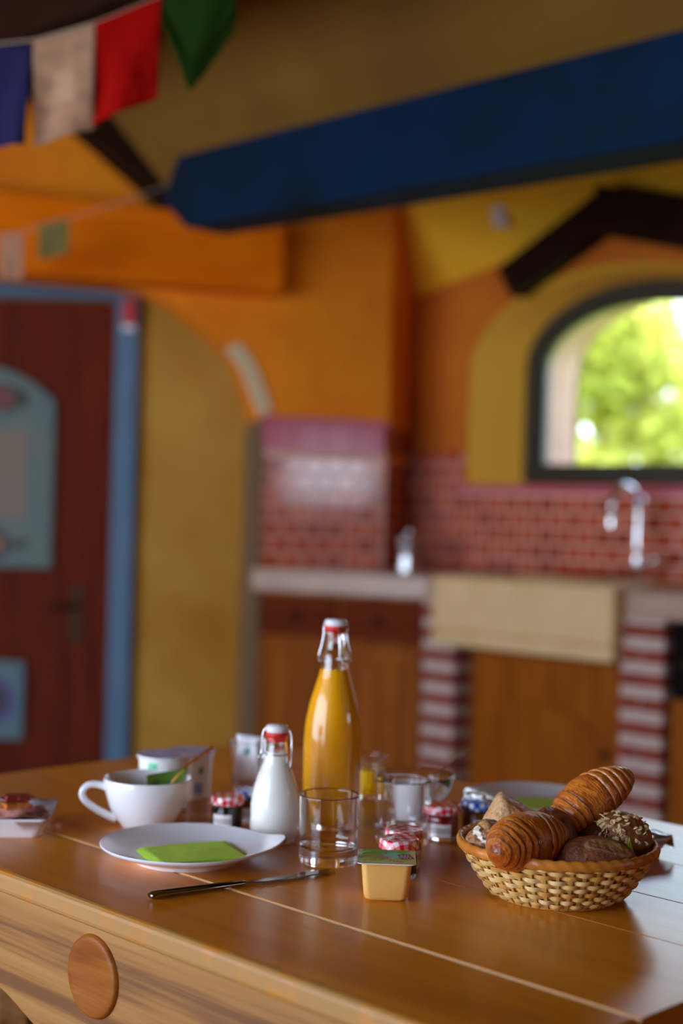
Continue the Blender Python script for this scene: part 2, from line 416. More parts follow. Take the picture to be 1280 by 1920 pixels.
# window
win = struct(thing('window_1', None, None), 'arched kitchen window with grey green frame and garden view'); win.name = 'window_1'
g_in = arch(YC, .505, 1.40, 1.82, .245)
X3 = lambda a, b, d: Vector((d, a, b))
obj('window_frame', MB().prism(a_win, X3, XW+.20, XW+.27, [g_in]), m_frame, win, bevel=.006)
obj('sash', MB().prism(g_in, X3, XW+.225, XW+.262, [arch(YC, .49, 1.415, 1.82, .232)]), m_frame, win, bevel=.003)
obj('pane', MB().prism(arch(YC, .492, 1.413, 1.82, .234), X3, XW+.242, XW+.246), m_pane, win)
sill = obj('window_sill', MB().box(XW-.035, XW+.20, YC-.74, YC+.74, 1.285, 1.318), m_pinkcap, win, bevel=.004)

# left arched wall, its recess, the rest of the shell
arch_pts = [(.524, 0), (.524, 1.50), (.556, 1.62), (.600, 1.735), (.648, 1.800), (.755, 1.885), (.866, 1.957), (.985, 2.014), (1.10, 2.028), (2.7, 2.028), (2.7, 0)]
aw = [(-.02, 0)]+arch_pts+[(3.2, 0), (3.2, 3.6), (-.02, 3.6)]
wl = struct(obj('wall_left', MB().prism(aw, AW, 0, -.14), m_orange), 'orange plastered wall with an arched opening to the door recess')
# rounded pale edge on the right of the opening
edge = [(.530, 1.565), (.557, 1.63), (.600, 1.735), (.648, 1.80), (.68, 1.825)]
obj('jamb_shade', MB().prism([(.508, 0), (.546, 0), (.546, 1.48), (.540, 1.545), (.508, 1.545)], AW, -.145, .018), M('grey_brown_shade', S(126, 98, 68), .9), wl, bevel=.006)  # dark strip standing in for the shade along the opening's edge
obj('arch_edge', MB().prism([(s-.055, z+.02) for s, z in edge]+[(s+.0, z-.01) for s, z in reversed(edge)], AW, -.02, .012), m_edge, wl, bevel=.005)
C1 = Vector((4.581, 4.178, 0))
wc = struct(obj('wall_corner', MB().loft([AW(-.01, 0, -.002), C1], [AW(-.01, 3.6, -.002), C1+Vector((0, 0, 3.6))]), m_orange), 'narrow orange return wall beside the tiled hearth corner')
def FW(s, z, n=0):                             # recess wall, square to the view
    p = Vector((3.537, 4.736, 0))-R_*s-F_*n; return Vector((p.x, p.y, z))
struct(obj('wall_recess', MB().prism([(-.9, 0), (2.3, 0), (2.3, 3.6), (-.9, 3.6)], FW, 0, -.12), m_ochre), 'mottled ochre wall beside the painted door')
mb = MB()                                      # wall with the daylight window, behind the camera to the left
wn = [(.7, .5), (4.7, .5), (4.7, 2.2), (.7, 2.2)]
mb.prism([(-2.6, 0), (6.4, 0), (6.4, 3.6), (-2.6, 3.6)], X3, -1.6, -1.85, [wn])
struct(obj('wall_front', mb, m_plain), 'plain wall with the large window that lights the table')
mb = MB()
wn2 = [(2.95, 1.30), (3.75, 1.30), (3.75, 1.80), (2.95, 1.80)]
mb.prism([(-1.85, 0), (5.14, 0), (5.14, 3.6), (-1.85, 3.6)], lambda a, b, d: Vector((a, d, b)), -2.6, -2.85, [wn2])
struct(obj('wall_right', mb, m_plain), 'plain wall with a small window opposite the tiled corner')
struct(obj('wall_far', MB().box(-1.85, 5.14, 6.4, 6.6, 0, 3.6), m_plain), 'plain end wall behind the door recess')
# ceiling: steep plaster slopes
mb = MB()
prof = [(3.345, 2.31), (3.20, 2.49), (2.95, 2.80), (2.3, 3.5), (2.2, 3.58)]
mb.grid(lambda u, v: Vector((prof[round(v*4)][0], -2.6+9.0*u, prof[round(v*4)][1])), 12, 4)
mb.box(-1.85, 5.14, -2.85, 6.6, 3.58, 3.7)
ceil = struct(obj('ceiling', mb, m_shaded_ceiling, fixn=False), 'shade-darkened yellow sloping plaster ceiling over the table')
mb = MB()                                      # kitchen slopes: hip rising from the gable wall
P1 = Vector((4.60, 4.45, 2.05)); P2 = Vector((4.60, 3.62, 2.225)); P3 = Vector((4.60, 3.13, 2.44)); P4 = Vector((4.60, 1.6, 1.95))
Q1 = P1+Vector((-1.0, -.1, 1.24)); Q2 = P2+Vector((-1.0, -.2, 1.24)); Q3 = P3+Vector((-1.0, -.1, 1.12)); Q4 = P4+Vector((-1.0, .2, 1.24))
mb.add([P1, P2, P3, P4, Q1, Q2, Q3, Q4], [(0, 1, 5, 4), (1, 2, 6, 5), (2, 3, 7, 6)])
struct(obj('ceiling_kitchen', mb, m_yellow), 'yellow plastered roof slopes above the kitchen window')
# timbers
def beam_x(name, poly, x0, x1, skew, mat, label, bevel=.02):
    mb = MB().prism(poly, lambda a, b, d: Vector((d+(a-3.8)*skew, a, b)), x0, x1)
    return struct(obj(name, mb, mat, bevel=bevel, segs=3), label)
beam_x('trim_1', [(3.80, 2.375), (3.885, 2.235), (3.745, 2.125), (1.74, 2.045), (-2.6, 1.90), (-2.6, 2.16), (1.74, 2.297)], 2.97, 3.15, .094, m_blue, 'blue painted ceiling beam running across the kitchen', .022)
struct(obj('trim_2', MB().prism([(.486, 2.028), (3.1, 2.028), (3.1, 2.342), (.486, 2.300)], AW, .0, .15), m_orangebeam, bevel=.02), 'orange painted horizontal beam above the door recess')
raf = [(1.75, 2.88), (1.35, 2.62), (.95, 2.325), (.80, 2.33), (1.02, 2.60), (1.42, 2.95)]
struct(obj('trim_3', MB().prism(raf, AW, .01, .16), m_dark, bevel=.01), 'dark sloping rafter above the orange beam')
struct(obj('trim_4', MB().box(2.22, 2.42, -2.6, 5.6, 2.535, 2.86), m_dark, bevel=.015), 'dark purlin near the ceiling behind the prayer flags')
struct(obj('trim_5', MB().prism([(3.64, 2.19), (3.565, 2.07), (3.12, 2.295), (3.12, 2.455)], X3, XW-.10, XW), m_dark, bevel=.008), 'dark left brace of the timbers over the arched window')
struct(obj('trim_6', MB().prism([(3.145, 2.455), (3.145, 2.27), (2.2, 2.02), (2.2, 2.20)], X3, XW-.14, XW-.005), m_dark, bevel=.008), 'dark right brace of the timbers over the arched window')

# ------------------------------------------------------------------ tiles (brick bond, each a piece)
random.seed(4)
def tile_mesh(w, h, t):
    return MB().box(0, w, -t, 0, 0, h)
TW, TH, TT, GAP = .080, .0530, .009, .0100
tile_me = {}
def tile(parent, p, rotz, w, h=TH, mat=None, name='tile'):
    key = (round(w, 4), round(h, 4), mat.name)
    if key not in tile_me:
        o = obj(name, tile_mesh(w, h, TT), mat, parent, bevel=.0)
        tile_me[key] = o.data
    else:
        o = bpy.data.objects.new(name, tile_me[key]); COL.objects.link(o); o.parent = parent
    o.location = p; o.rotation_euler = (0, 0, rotz)
    return o
Z0 = .965
# on the arched wall (front of the hearth corner): local x runs rightwards in the picture = -DD
rot_a = math.atan2(-DD.y, -DD.x)
obj('mortar_bed', MB().prism([(-.01, Z0-.1), (.512, Z0-.1), (.512, 1.430), (-.01, 1.430)], AW, 0, .0148), m_mortar, wl)
for r in range(8):
    z = Z0+r*(TH+GAP)
    if z+TH > 1.43: break
    x = -.515 + (0 if r % 2 == 0 else -(TW+GAP)/2)
    while x < 0:
        a, b = max(x, -.515), min(x+TW, -.003)
        if b-a > .012: tile(wl, AW(-a, z, .008), rot_a, b-a, TH, random.choice(m_tile))
        x += TW+GAP
for i in range(4):
    tile(wl, AW(.515-i*.129, 1.432, .014), rot_a, .124, .112, m_pinkcap, 'cap_tile')
obj('cap_ledge', MB().prism([(-.01, 1.546), (.525, 1.546), (.525, 1.562), (-.01, 1.562)], AW, 0, .03), m_pinkcap, wl, bevel=.004)
# return face: darkest tile only, putting its shade into the colour
ret = C1-AW(-.01, 0); rot_r = math.atan2(ret.y, ret.x); rl = ret.length
for r in range(8):
    z = Z0+r*(TH+GAP)
    if z+TH > 1.43: break
    x = 0 if r % 2 == 0 else -(TW+GAP)/2
    while x < rl:
        a, b = max(x, 0), min(x+TW, rl-.004)
        if b-a > .012:
            p = AW(-.01, z)+ret.normalized()*a; tile(wc, p, rot_r, b-a, TH, m_tile[2])
        x += TW+GAP
for i in range(3): tile(wc, AW(-.01, 1.432)+ret.normalized()*(i*rl/3), rot_r, rl/3-.005, .112, m_tile[2], 'cap_tile')
# kitchen wall
obj('mortar_bed', MB().box(XW-.0128, XW, 1.5, 4.18, Z0-.08, 1.287), m_mortar, wall_back)
obj('mortar_bed', MB().box(XW-.0128, XW, 3.86, 4.18, 1.287, 1.452), m_mortar, wall_back)
for r in range(9):
    z = Z0+r*(TH+GAP); h = TH
    if z > 1.45: break
    y = 4.176 + (0 if r % 2 == 0 else (TW+GAP)/2)
    lim = 1.52 if z+TH < 1.285 else 3.86
    if True:
        if z < 1.285 < z+TH: h = TH
        while y > lim+.03:
            a, b = min(y, 4.176), max(y-TW, lim)
            if a-b > .012:
                hh = h if (a < 3.87 and z+h <= 1.284) or a >= 3.87 else 1.284-z
                if hh > .01: tile(wall_back, (XW-.006, a, z), -PI/2, a-b, hh, random.choice(m_tile))
            y -= TW+GAP

# ------------------------------------------------------------------ kitchen counter
ct = thing('countertop', 'beige stone kitchen counter under the red tiles', 'countertop')
def slab(poly, name):
    return obj(name, MB().prism(poly, lambda a, b, d: Vector((a, b, d)), .872, .961), m_stone, ct, bevel=.012)
slab([(3.705, 4.205), (3.95, 3.50), (3.95, 3.412), (4.565, 3.412), (4.565, 4.12), (4.212, 3.972), (3.727, 4.205)], 'slab')
slab([(3.95, 2.628), (3.95, 1.5), (4.565, 1.5), (4.565, 2.628)], 'slab')
slab([(4.36, 3.41), (4.36, 2.63), (4.565, 2.63), (4.565, 3.41)], 'slab')
# stone sink with a deep basin
mb = MB()
o_ = [(3.885, 2.63), (4.358, 2.63), (4.358, 3.41), (3.885, 3.41)]
i_ = [(3.945, 2.69), (4.31, 2.69), (4.31, 3.35), (3.945, 3.35)]
mb.prism(o_, lambda a, b, d: Vector((a, b, d)), .775, .972, [i_]); mb.box(3.885, 4.358, 2.63, 3.41, .722, .776)
sk = thing('sink', 'cream stone apron sink set into the beige counter', 'sink')
obj('basin', mb, m_sink, sk, bevel=.014, segs=3)
obj('drain', MB().lathe([(0, .777), (.035, .777), (.035, .781), (.02, .782), (0, .780)], 20, lambda v: v+Vector((4.12, 3.02, 0))), m_steel, sk, smooth=True)
# brick pillars
def pillar(y0, y1, label):
    t = thing('brick_pillar', label, 'pillar', (0, 0, 0), 0, 'brick pillars under the counter')
    obj('mortar_core', MB().box(3.955, 4.32, y0+.006, y1-.006, 0, .871), m_whitemortar, t)
    k = 0; z = .852
    while z > .05:
        z0 = z-.042
        if k % 2 == 0:
            for a, b in ((y0, y1),): obj('brick', MB().box(3.945, 4.33, a, b, z0, z), m_brick, t, bevel=.004)
        else:
            mid = (y0+y1)/2
            for a, b in ((y0, mid-.004), (mid+.004, y1)): obj('brick', MB().box(3.945, 4.33, a, b, z0, z), m_brick, t, bevel=.004)
        z -= .079; k += 1
pillar(3.352, 3.515, 'striped brick pillar at the left end of the sink')
pillar(2.476, 2.645, 'striped brick pillar between the sink and the black oven')
# cupboards
def cab_part(name, t, x0, x1, z0, z1, y0=0, y1=.02, mat=None, bevel=.004):
    return obj(name, MB().box(x0, x1, y0, y1, z0, z1), mat or m_cab, t, bevel=bevel)
t = thing('sink_cupboard', 'honey wood cupboard under the cream sink, arched door panel', 'cupboard', (4.02, 3.345, 0), -PI/2)
cab_part('body', t, 0, .695, .06, .715, .02, .30)
dr = cab_part('door', t, .02, .675, .10, .70, 0, .02)
pan = [(.10, .16), (.575, .16), (.575, .42)]+[(.3375+.2375*math.cos(q*PI/12), .42+.12*math.sin(q*PI/12)) for q in range(1, 12)]+[(.10, .42)]
obj('raised_panel', MB().prism(pan, lambda a, b, d: Vector((a, d, b)), -.012, .004), m_cab, dr, bevel=.008)
obj('door_knob', MB().lathe([(0, 0), (.008, 0), (.008, .014), (.015, .02), (.012, .03), (0, .032)], 16, lambda v: Vector((.62+v.x, -v.z, .40+v.y))), m_brass, dr, smooth=True)
ang = math.atan2(-.66, .245)
t = thing('corner_cupboard', 'wooden cupboard left of the striped brick pillar, dark drawer row on top', 'cupboard', (3.745, 4.205, 0), ang)
L_ = .70
ca, sa = math.cos(-ang), math.sin(-ang)
body = []
for px, py in ((3.766, 4.184), (4.20, 3.968), (4.22, 3.56), (4.012, 3.555)):
    dx, dy = px-3.745, py-4.205; body.append((dx*ca-dy*sa, dx*sa+dy*ca))
obj('body', MB().prism(body, lambda a, b, d: Vector((a, b, d)), .06, .87), m_cab, t)
for i in range(2):
    d = cab_part('drawer', t, .015+i*L_/2, L_/2-.008+i*L_/2, .70, .855, 0, .02, m_cab2)
    obj('drawer_knob', MB().lathe([(0, 0), (.008, 0), (.008, .014), (.015, .02), (.012, .03), (0, .032)], 16, lambda v: Vector((L_/4+i*L_/2+v.x, -v.z, .78+v.y))), m_brass, d, smooth=True)
    d = cab_part('door', t, .015+i*L_/2, L_/2-.008+i*L_/2, .09, .68, 0, .02)
    cab_part('raised_panel', d, .07+i*L_/2, L_/2-.06+i*L_/2, .15, .62, -.01, .004, None, .008)
t = thing('oven', 'built-in oven with black glass front right of the brick pillars', 'oven', (3.985, 2.47, 0), -PI/2)
cab_part('body', t, 0, .6, .36, .865, .02, .5, m_black)
cab_part('control_panel', t, 0, .6, .77, .86, 0, .02, m_black)
d = cab_part('door', t, 0, .6, .63, .76, 0, .02, m_black)
obj('handle', MB().tube([(.05, -.03, .74), (.55, -.03, .74)], .008), m_steel, d, smooth=True)
cab_part('lower_drawer', t, 0, .6, .08, .62, 0, .02, m_cab)
t = thing('end_cupboard', 'narrow honey wood cupboard at the far right end beyond the oven', 'cupboard', (3.985, 1.86, 0), -PI/2)
cab_part('body', t, 0, .34, .06, .865, .02, .5)
d = cab_part('door', t, .01, .33, .09, .85, 0, .02)
cab_part('raised_panel', d, .06, .28, .15, .79, -.01, .004, None, .008)
# tap
t = thing('kitchen_tap', 'tall chrome tap standing behind the sink', 'tap', (4.43, 2.90, .961), 0)
LA = lambda v: v
obj('base', MB().lathe([(0, 0), (.028, 0), (.028, .012), (.02, .03), (.017, .10), (0, .10)], 20), m_chrome, t, smooth=True, sharp=40)
obj('spout', MB().tube([(0, 0, .08)]+[(0, 0, .08+.2*i/4) for i in range(1, 5)]+[(-.07+.07*math.cos(q*PI/8), .02*(q/8.), .28+.07*math.sin(q*PI/8)) for q in range(1, 9)]+[(-.14, .02, .23)], .0125, 12), m_chrome, t, smooth=True)
obj('aerator', MB().lathe([(0, .205), (.017, .205), (.017, .235), (0, .235)], 16, lambda v: v+Vector((-.14, .02, 0))), m_chrome, t, smooth=True, sharp=40)
hd = obj('lever', MB().tube([(0, .015, .06), (0, -.05, .075), (-.01, -.10, .10)], [.012, .009, .006], 10), m_chrome, t, smooth=True)
obj('swivel_head', MB().lathe([(0, .265), (.02, .27), (.026, .29), (.02, .31), (0, .315)], 18), m_chrome, t, smooth=True)
t = thing('moka_pot', 'small steel stovetop coffee pot in the tiled corner', 'coffee pot', (4.25, 3.86, .961), 0)
obj('body', MB().lathe([(0, 0), (.042, 0), (.036, .06), (.038, .064), (.046, .13), (0, .13)], 10), m_steel, t)
obj('lid', MB().lathe([(.047, .13), (.03, .142), (.008, .148), (.008, .158), (0, .16)], 10), m_steel, t)
obj('handle', MB().tube([(.04, 0, .12), (.075, 0, .115), (.072, 0, .07)], .007, 8), m_black, t, smooth=True)
obj('spout', MB().tube([(-.04, 0, .10), (-.062, 0, .128)], [.012, .006], 8), m_steel, t, smooth=True)
t = thing('red_dish_cloth', 'folded red cloth lying on the counter behind the sink', 'cloth', (4.44, 3.16, .961), .1)
for i in range(3): obj('fold', MB().grid(lambda u, v: Vector((-.06+.12*u, -.075+.15*v, .003+i*.010+.004*math.sin(7*u+5*v+i))), 8, 8), m_redpaint, t, smooth=True).modifiers.new('s', 'SOLIDIFY').thickness = .006

# ceiling spots
def spot(p, label, mat):
    t = thing('ceiling_spotlight', label, 'spotlight', p, 0, 'spotlights on the kitchen slope')
    obj('mount', MB().lathe([(0, .0), (.035, 0), (.035, -.015), (0, -.015)], 20), mat, t, smooth=True, sharp=40)
    obj('lamp_head', MB().lathe([(0, -.015), (.018, -.016), (.032, -.05), (.034, -.075), (.026, -.075), (0, -.06)], 20, lambda v: Vector((v.x, v.y+.3*(v.z+.015), v.z))), mat, t, smooth=True, sharp=40)
spot((4.19, 3.41, 2.605), 'small grey spotlight on the slope just below the blue beam', m_steel)
spot((4.44, 3.60, 2.42), 'white spotlight at the foot of the dark timber brace', m_plastic)

# ------------------------------------------------------------------ painted door
door = struct(thing('door_1', None, None), 'dark mahogany door with hand painted panels and grey blue frame')
obj('door_leaf', MB().prism([(.085, 0), (1.0, 0), (1.0, 2.02), (.085, 2.02)], FW, .005, .04), m_doorwood, door, bevel=.006)
obj('frame_post', MB().prism([(-.005, 0), (.088, 0), (.092, 2.03), (.0, 2.03)], FW, 0, .055), m_bluepost, door, bevel=.006)
obj('frame_post', MB().prism([(.995, 0), (1.09, 0), (1.09, 2.03), (.995, 2.03)], FW, 0, .055), m_bluepost, door, bevel=.006)
obj('frame_lintel', MB().prism([(-.005, 2.03), (1.09, 2.03), (1.09, 2.10), (-.005, 2.10)], FW, 0, .06), m_bluepost, door, bevel=.006)
obj('corner_block', MB().prism([(.012, 1.93), (.065, 1.93), (.065, 2.035), (.012, 2.035)], FW, .05, .066), m_redpaint, door, bevel=.003)
obj('corner_block_base', MB().prism([(.012, 1.905), (.065, 1.905), (.065, 1.926), (.012, 1.926)], FW, .05, .064), m_plastic, door, bevel=.002)
def painted(name, s0, s1, z0, z1, fn, mask, n=.04, nx=44, ny=60):
    """paint on a thin board; mask(x,z) moves the top outline"""
    mb = MB(); cols = []
    def P(u, v):
        s = s0+(s1-s0)*u; top = mask(u); z = z0+(top-z0)*v
        cols.append(fn(s, z)); return AWp(s, z)
    AWp = lambda s, z: FW(s, z, n+.012)
    mb.grid(P, nx, ny)
    o = obj(name, mb, m_paint, door, smooth=True, cols=cols, fixn=False)
    md = o.modifiers.new('s', 'SOLIDIFY'); md.thickness = .012; md.offset = 0
    return o
TEAL = S(96, 108, 98)
def pan1(s, z):
    c = mix(TEAL, S(82, 104, 104), .5+.6*fbm(s, z, 1, 9))
    sc = .62                                    # centre line of the panel
    ds = abs(s-sc)
    if ds < .175 and 1.13 < z < 1.49: c = S(124, 106, 88)
    r = math.hypot(s-.545, z-1.62); a = math.atan2(z-1.62, s-.545)
    if r < .05*(1+.18*math.cos(5*a)): c = mix(S(92, 30, 32), S(120, 60, 58), r/.05)
    elif math.hypot((s-.545)*.55, z-1.615) < .06: c = S(34, 42, 20)
    r = math.hypot(s-.555, z-1.02); a = math.atan2(z-1.02, s-.555)
    if r < .022: c = S(170, 124, 40)
    elif r < .058*(1+.2*math.cos(8*a)): c = S(66, 40, 50)
    elif abs(z-1.01-.25*(abs(s-.555)-.05)) < .018 and .06 < abs(s-.555) < .13: c = S(34, 58, 34)
    return c
painted('painted_panel', .325, .92, .925, 1.66, pan1, lambda u: 1.60+.15*math.sin(PI*u)**.8)
def pan2(s, z):
    c = mix(S(72, 104, 118), S(92, 116, 112), .5+fbm(s, z, 3, 8))
    r = math.hypot(s-.555, z-.385)
    if r < .075: c = mix(S(50, 34, 60), S(68, 50, 80), r/.075)
    elif r < .105: c = S(80, 84, 124)
    elif r > .19 : c = S(106, 116, 80)
    return c
painted('painted_panel', .425, .73, .225, .545, pan2, lambda u: .545)
obj('door_plate', MB().prism([(.20, .62), (.245, .62), (.245, .86), (.20, .86)], FW, .04, .046), m_brass, door, bevel=.002)
obj('door_handle', MB().tube([FW(.225, .78, .045), FW(.225, .78, .09), FW(.30, .775, .095), FW(.335, .77, .09)], .009, 10), m_brass, door, smooth=True)

# ------------------------------------------------------------------ prayer flags
def flag(name, p_tl, p_tr, h, c, label, lean=0, marks=None, droop=0, sd=0, tip=0, group='prayer flags on the near string'):
    p_tl = Vector(p_tl); p_tr = Vector(p_tr); w = (p_tr-p_tl); cols = []
    nrm = w.cross(Vector((0, 0, 1))).normalized()
    def P(u, v):
        k = fbm(u*.9+sd, v*1.1, sd, 1.6)
        cc = mix(c, tuple(x*.78 for x in c[:3])+(1,), .35+.5*fbm(u, v, sd, 9))
        if marks: cc = marks(u, v, cc)
        cols.append(cc)
        q = p_tl+w*u+Vector((0, 0, -h*v))+w*(lean*v)+nrm*(.016*k*v+.01*math.sin(5*u+3*v+sd)*v)
        q.z -= droop*math.sin(PI*u)*.5*(1-v)-tip*v*(u-.5)
        return q
    o = obj(name, MB().grid(P, 22, 26), m_cloth, None, smooth=True, cols=cols, fixn=False)
    md = o.modifiers.new('s', 'SOLIDIFY'); md.thickness = .0015
    return tag(o, label, 'prayer flag', group)
def D(u, v, d):                                  # metres right of / above the view axis at distance d
    p = F_*d+R_*u; return Vector((p.x, p.y, v))
def woodcut(u, v, c):
    if min(u, 1-u, v, 1-v) < .07: return mix(c, S(110, 90, 84), .25)
    if abs(u-.5) < .14 and .36 < v < .66: return mix(c, S(206, 170, 146), .35*max(0, .5+fbm(u, v, 7, 14)))
    if (v*22) % 1 < .5: return mix(c, S(96, 78, 74), .40*max(0, .45+fbm(u*1, v*1, 3, 30)))
    return c
flag('prayer_flag', (1.565, 2.678, 2.150), (1.640, 2.603, 2.158), .214, S(34, 34, 70), 'deep blue prayer flag at the left end of the near string', -.06, sd=1)
flag('prayer_flag', (1.643, 2.600, 2.166), (1.734, 2.509, 2.206), .222, S(170, 128, 100), 'pale pinkish white prayer flag with faint woodcut print', .04, woodcut, sd=2, tip=.0)
flag('prayer_flag', (1.736, 2.507, 2.208), (1.832, 2.411, 2.268), .215, S(150, 4, 0), 'red prayer flag beside the pale printed one', -.02, sd=3)
flag('prayer_flag', (1.838, 2.405, 2.270), (1.950, 2.293, 2.335), .14, S(26, 50, 6), 'dark green prayer flag hanging to a point beside the red one', -.08, sd=4)
gp = bpy.data.objects['prayer_flag.003'].data     # the green cloth hangs twisted, its lower edge running to a point
for v in gp.vertices:
    w = Vector((1.950-1.838, 2.293-2.405, 0)); u = ((v.co.x-1.838)*w.x+(v.co.y-2.405)*w.y)/w.length_squared
    top = 2.270+.065*u; k = (top-v.co.z)/.14
    tgt = .225*(1-abs(u-.35)/.65*.48) if u > .35 else .225*(.30+.70*u/.35)
    v.co.z = top-k*tgt
tag(obj('prayer_flag_string', MB().tube([(1.40, 2.84, 2.17), (1.565, 2.678, 2.152), (1.643, 2.600, 2.167), (1.735, 2.508, 2.208), (1.835, 2.408, 2.270), (1.950, 2.293, 2.336), (2.15, 2.09, 2.47), (2.23, 2.01, 2.54)], .0018, 6), m_string), 'thin string carrying the near prayer flags', 'string')
flag('prayer_flag', (2.56, 4.228, 2.094), (2.617, 4.171, 2.100), .155, S(190, 136, 104), 'small pale pink prayer flag in front of the orange beam', .02, woodcut, sd=5, group='prayer flags on the far string')
flag('prayer_flag', (2.652, 4.137, 2.128), (2.724, 4.065, 2.154), .118, S(120, 108, 60), 'small grey green prayer flag in front of the orange beam', .05, None, sd=6, group='prayer flags on the far string')
tag(obj('prayer_flag_string', MB().tube([(2.40, 4.39, 2.07), (2.56, 4.228, 2.094), (2.617, 4.171, 2.101), (2.652, 4.137, 2.129), (2.724, 4.065, 2.155), (2.86, 3.93, 2.22), (2.965, 3.84, 2.28)], .0018, 6), m_string), 'thin string carrying the far prayer flags to the blue beam', 'string')

# ------------------------------------------------------------------ garden
def tree(name, c, radii, n, label, seed, base, trunk_r, cols_):
    random.seed(seed)
    t = thing(name, label, 'tree', (c[0], c[1], -.25), 0, 'trees outside the window')
    vs = []; fs = []; cl = []
    blobs = []
    for i in range(26):
        a = random.uniform(0, 2*PI); b = random.uniform(-.9, 1); q = math.sqrt(max(0, 1-b*b))*random.uniform(.35, .8)
        blobs.append(((q*math.cos(a)*radii[0], q*math.sin(a)*radii[1], c[2]+.25+b*.72*radii[2]), random.uniform(.26, .46)*radii[0], random.random()))
    for i in range(n):
        bc, br, tone = random.choice(blobs)
        d = Vector((random.gauss(0, 1), random.gauss(0, 1), random.gauss(0, 1))).normalized()
        p = Vector(bc)+d*br*random.uniform(.55, 1.05)
        u = Vector((random.gauss(0, 1), random.gauss(0, 1), random.gauss(0, 1))).normalized(); w = u.orthogonal().normalized()
        s_ = random.uniform(.05, .10); o = len(vs)
        vs += [p-u*s_, p+w*s_*.5, p+u*s_, p-w*s_*.5]; fs.append((o, o+1, o+2, o+3))
        cc = mix(cols_[0], cols_[1], .6*tone+.4*random.random()); cl += [cc]*4
    mb = MB(); mb.v = vs; mb.f = fs
    tag(obj('foliage', mb, m_leaf, t, cols=cl, fixn=False), None, kind='stuff')
    obj('trunk', MB().tube([(0, 0, 0), (.05, .02, base*.5), (0, .05, base), (.02, 0, base*1.5)], [trunk_r, trunk_r*.8, trunk_r*.6, trunk_r*.3], 10), m_bark, t, smooth=True)
GY = (S(150, 164, 60), S(214, 206, 104)); GG = (S(110, 134, 62), S(164, 172, 86))
tree('garden_tree', (10.6, 7.35, 1.75), (1.35, 1.35, 1.72), 11000, 'rounded yellow green tree filling the middle of the window', 2, 1.5, .13, GY)
tree('garden_tree', (13.3, 10.2, 1.0), (1.4, 1.4, 1.2), 8000, 'low bright bush to the left, between the near and the far trees', 5, .9, .10, GY)
tree('garden_tree', (13.4, 7.6, .75), (1.2, 1.2, 1.0), 7000, 'low yellow green bush just behind the rounded garden tree', 8, .7, .08, GG)
tree('garden_tree', (17.0, 13.6, 2.0), (2.4, 2.4, 2.3), 8000, 'large green tree standing farthest behind the others', 9, 1.7, .16, GG)

# ------------------------------------------------------------------ the table
TZ = .75
m_top = WOOD('honey_table_wood', S(176, 98, 6), S(204, 122, 10), S(218, 140, 22), .30, 'Y', .05, .8, (.25, .5, .8))
m_topedge = WOOD('honey_table_wood_worn_edge', S(176, 98, 6), S(204, 122, 10), S(218, 140, 22), .30, 'Y', .05, .8, (.25, .5, .8), edge=(S(168, 120, 60), .938, .950))
m_apron = WOOD('pale_oak_apron', S(112, 66, 22), S(150, 99, 40), S(164, 114, 54), .5, 'Y', 0, .9, (.36, .48, .62), long=30)
m_disc = WOOD('orange_knotty_wood', S(112, 54, 6), S(140, 74, 10), S(158, 94, 28), .5, 'Y', 0, 2.5, (.3, .5, .7), spec=.25)
tb = thing('dining_table', 'honey coloured plank dining table with scalloped apron and round inlay', 'table')
xs = [.922, 1.085, 1.303, 1.446, 1.604, 1.812]
for i in range(5):
    obj('board', MB().box(xs[i]+(.0006 if i else 0), xs[i+1]-.0006, .692, 2.014, TZ-.027, TZ), m_topedge if i == 0 else m_top, tb, bevel=.007 if i == 0 else .0008, segs=3)
obj('seam_highlight', MB().box(1.0843, 1.0857, .693, 2.013, TZ-.02, TZ-.0008), M('pale_seam_light', S(232, 196, 140), .6), tb)  # pale strip paints the light caught on the chamfered seam
sc = lambda y: .600-.032*sm(1.53, 1.40, y) if y > 1.34 else .600-.032*sm(1.15, 1.28, y)
ys = [.725+(1.97-.725)*i/90 for i in range(91)]
prof = [(y, sc(y)) for y in ys]+[(1.97, .723), (.725, .723)]
ap = obj('apron', MB().prism(prof, X3, .945, .970), m_apron, tb, bevel=.002)
tag(obj('inlay_disc', MB().lathe([(0, .0042), (.036, .0045), (.0425, .0055), (.0455, .004), (.047, 0), (.047, -.003), (0, -.003)], 48, lambda v: Vector((.945-v.z, 1.318+v.x, .660+v.y))), m_disc, ap, smooth=True, sharp=50), 'round orange knotty inlay')
obj('apron', MB().prism(prof, X3, 1.745, 1.770), m_apron, tb)
obj('apron_end', MB().box(.97, 1.745, 1.93, 1.955, .60, .723), m_apron, tb)
obj('apron_end', MB().box(.97, 1.745, .745, .77, .60, .723), m_apron, tb)
for x, y in ((1.015, 1.885), (1.70, 1.885), (1.015, .815), (1.70, .815), (1.215, 1.895), (1.215, .805)):
    obj('leg', MB().tube([(x, y, 0), (x, y, .20), (x, y, .45), (x, y, .723)], [.026, .03, .036, .038], 4), m_apron, tb, bevel=.006)

def at(x, y): return (x, y, TZ)

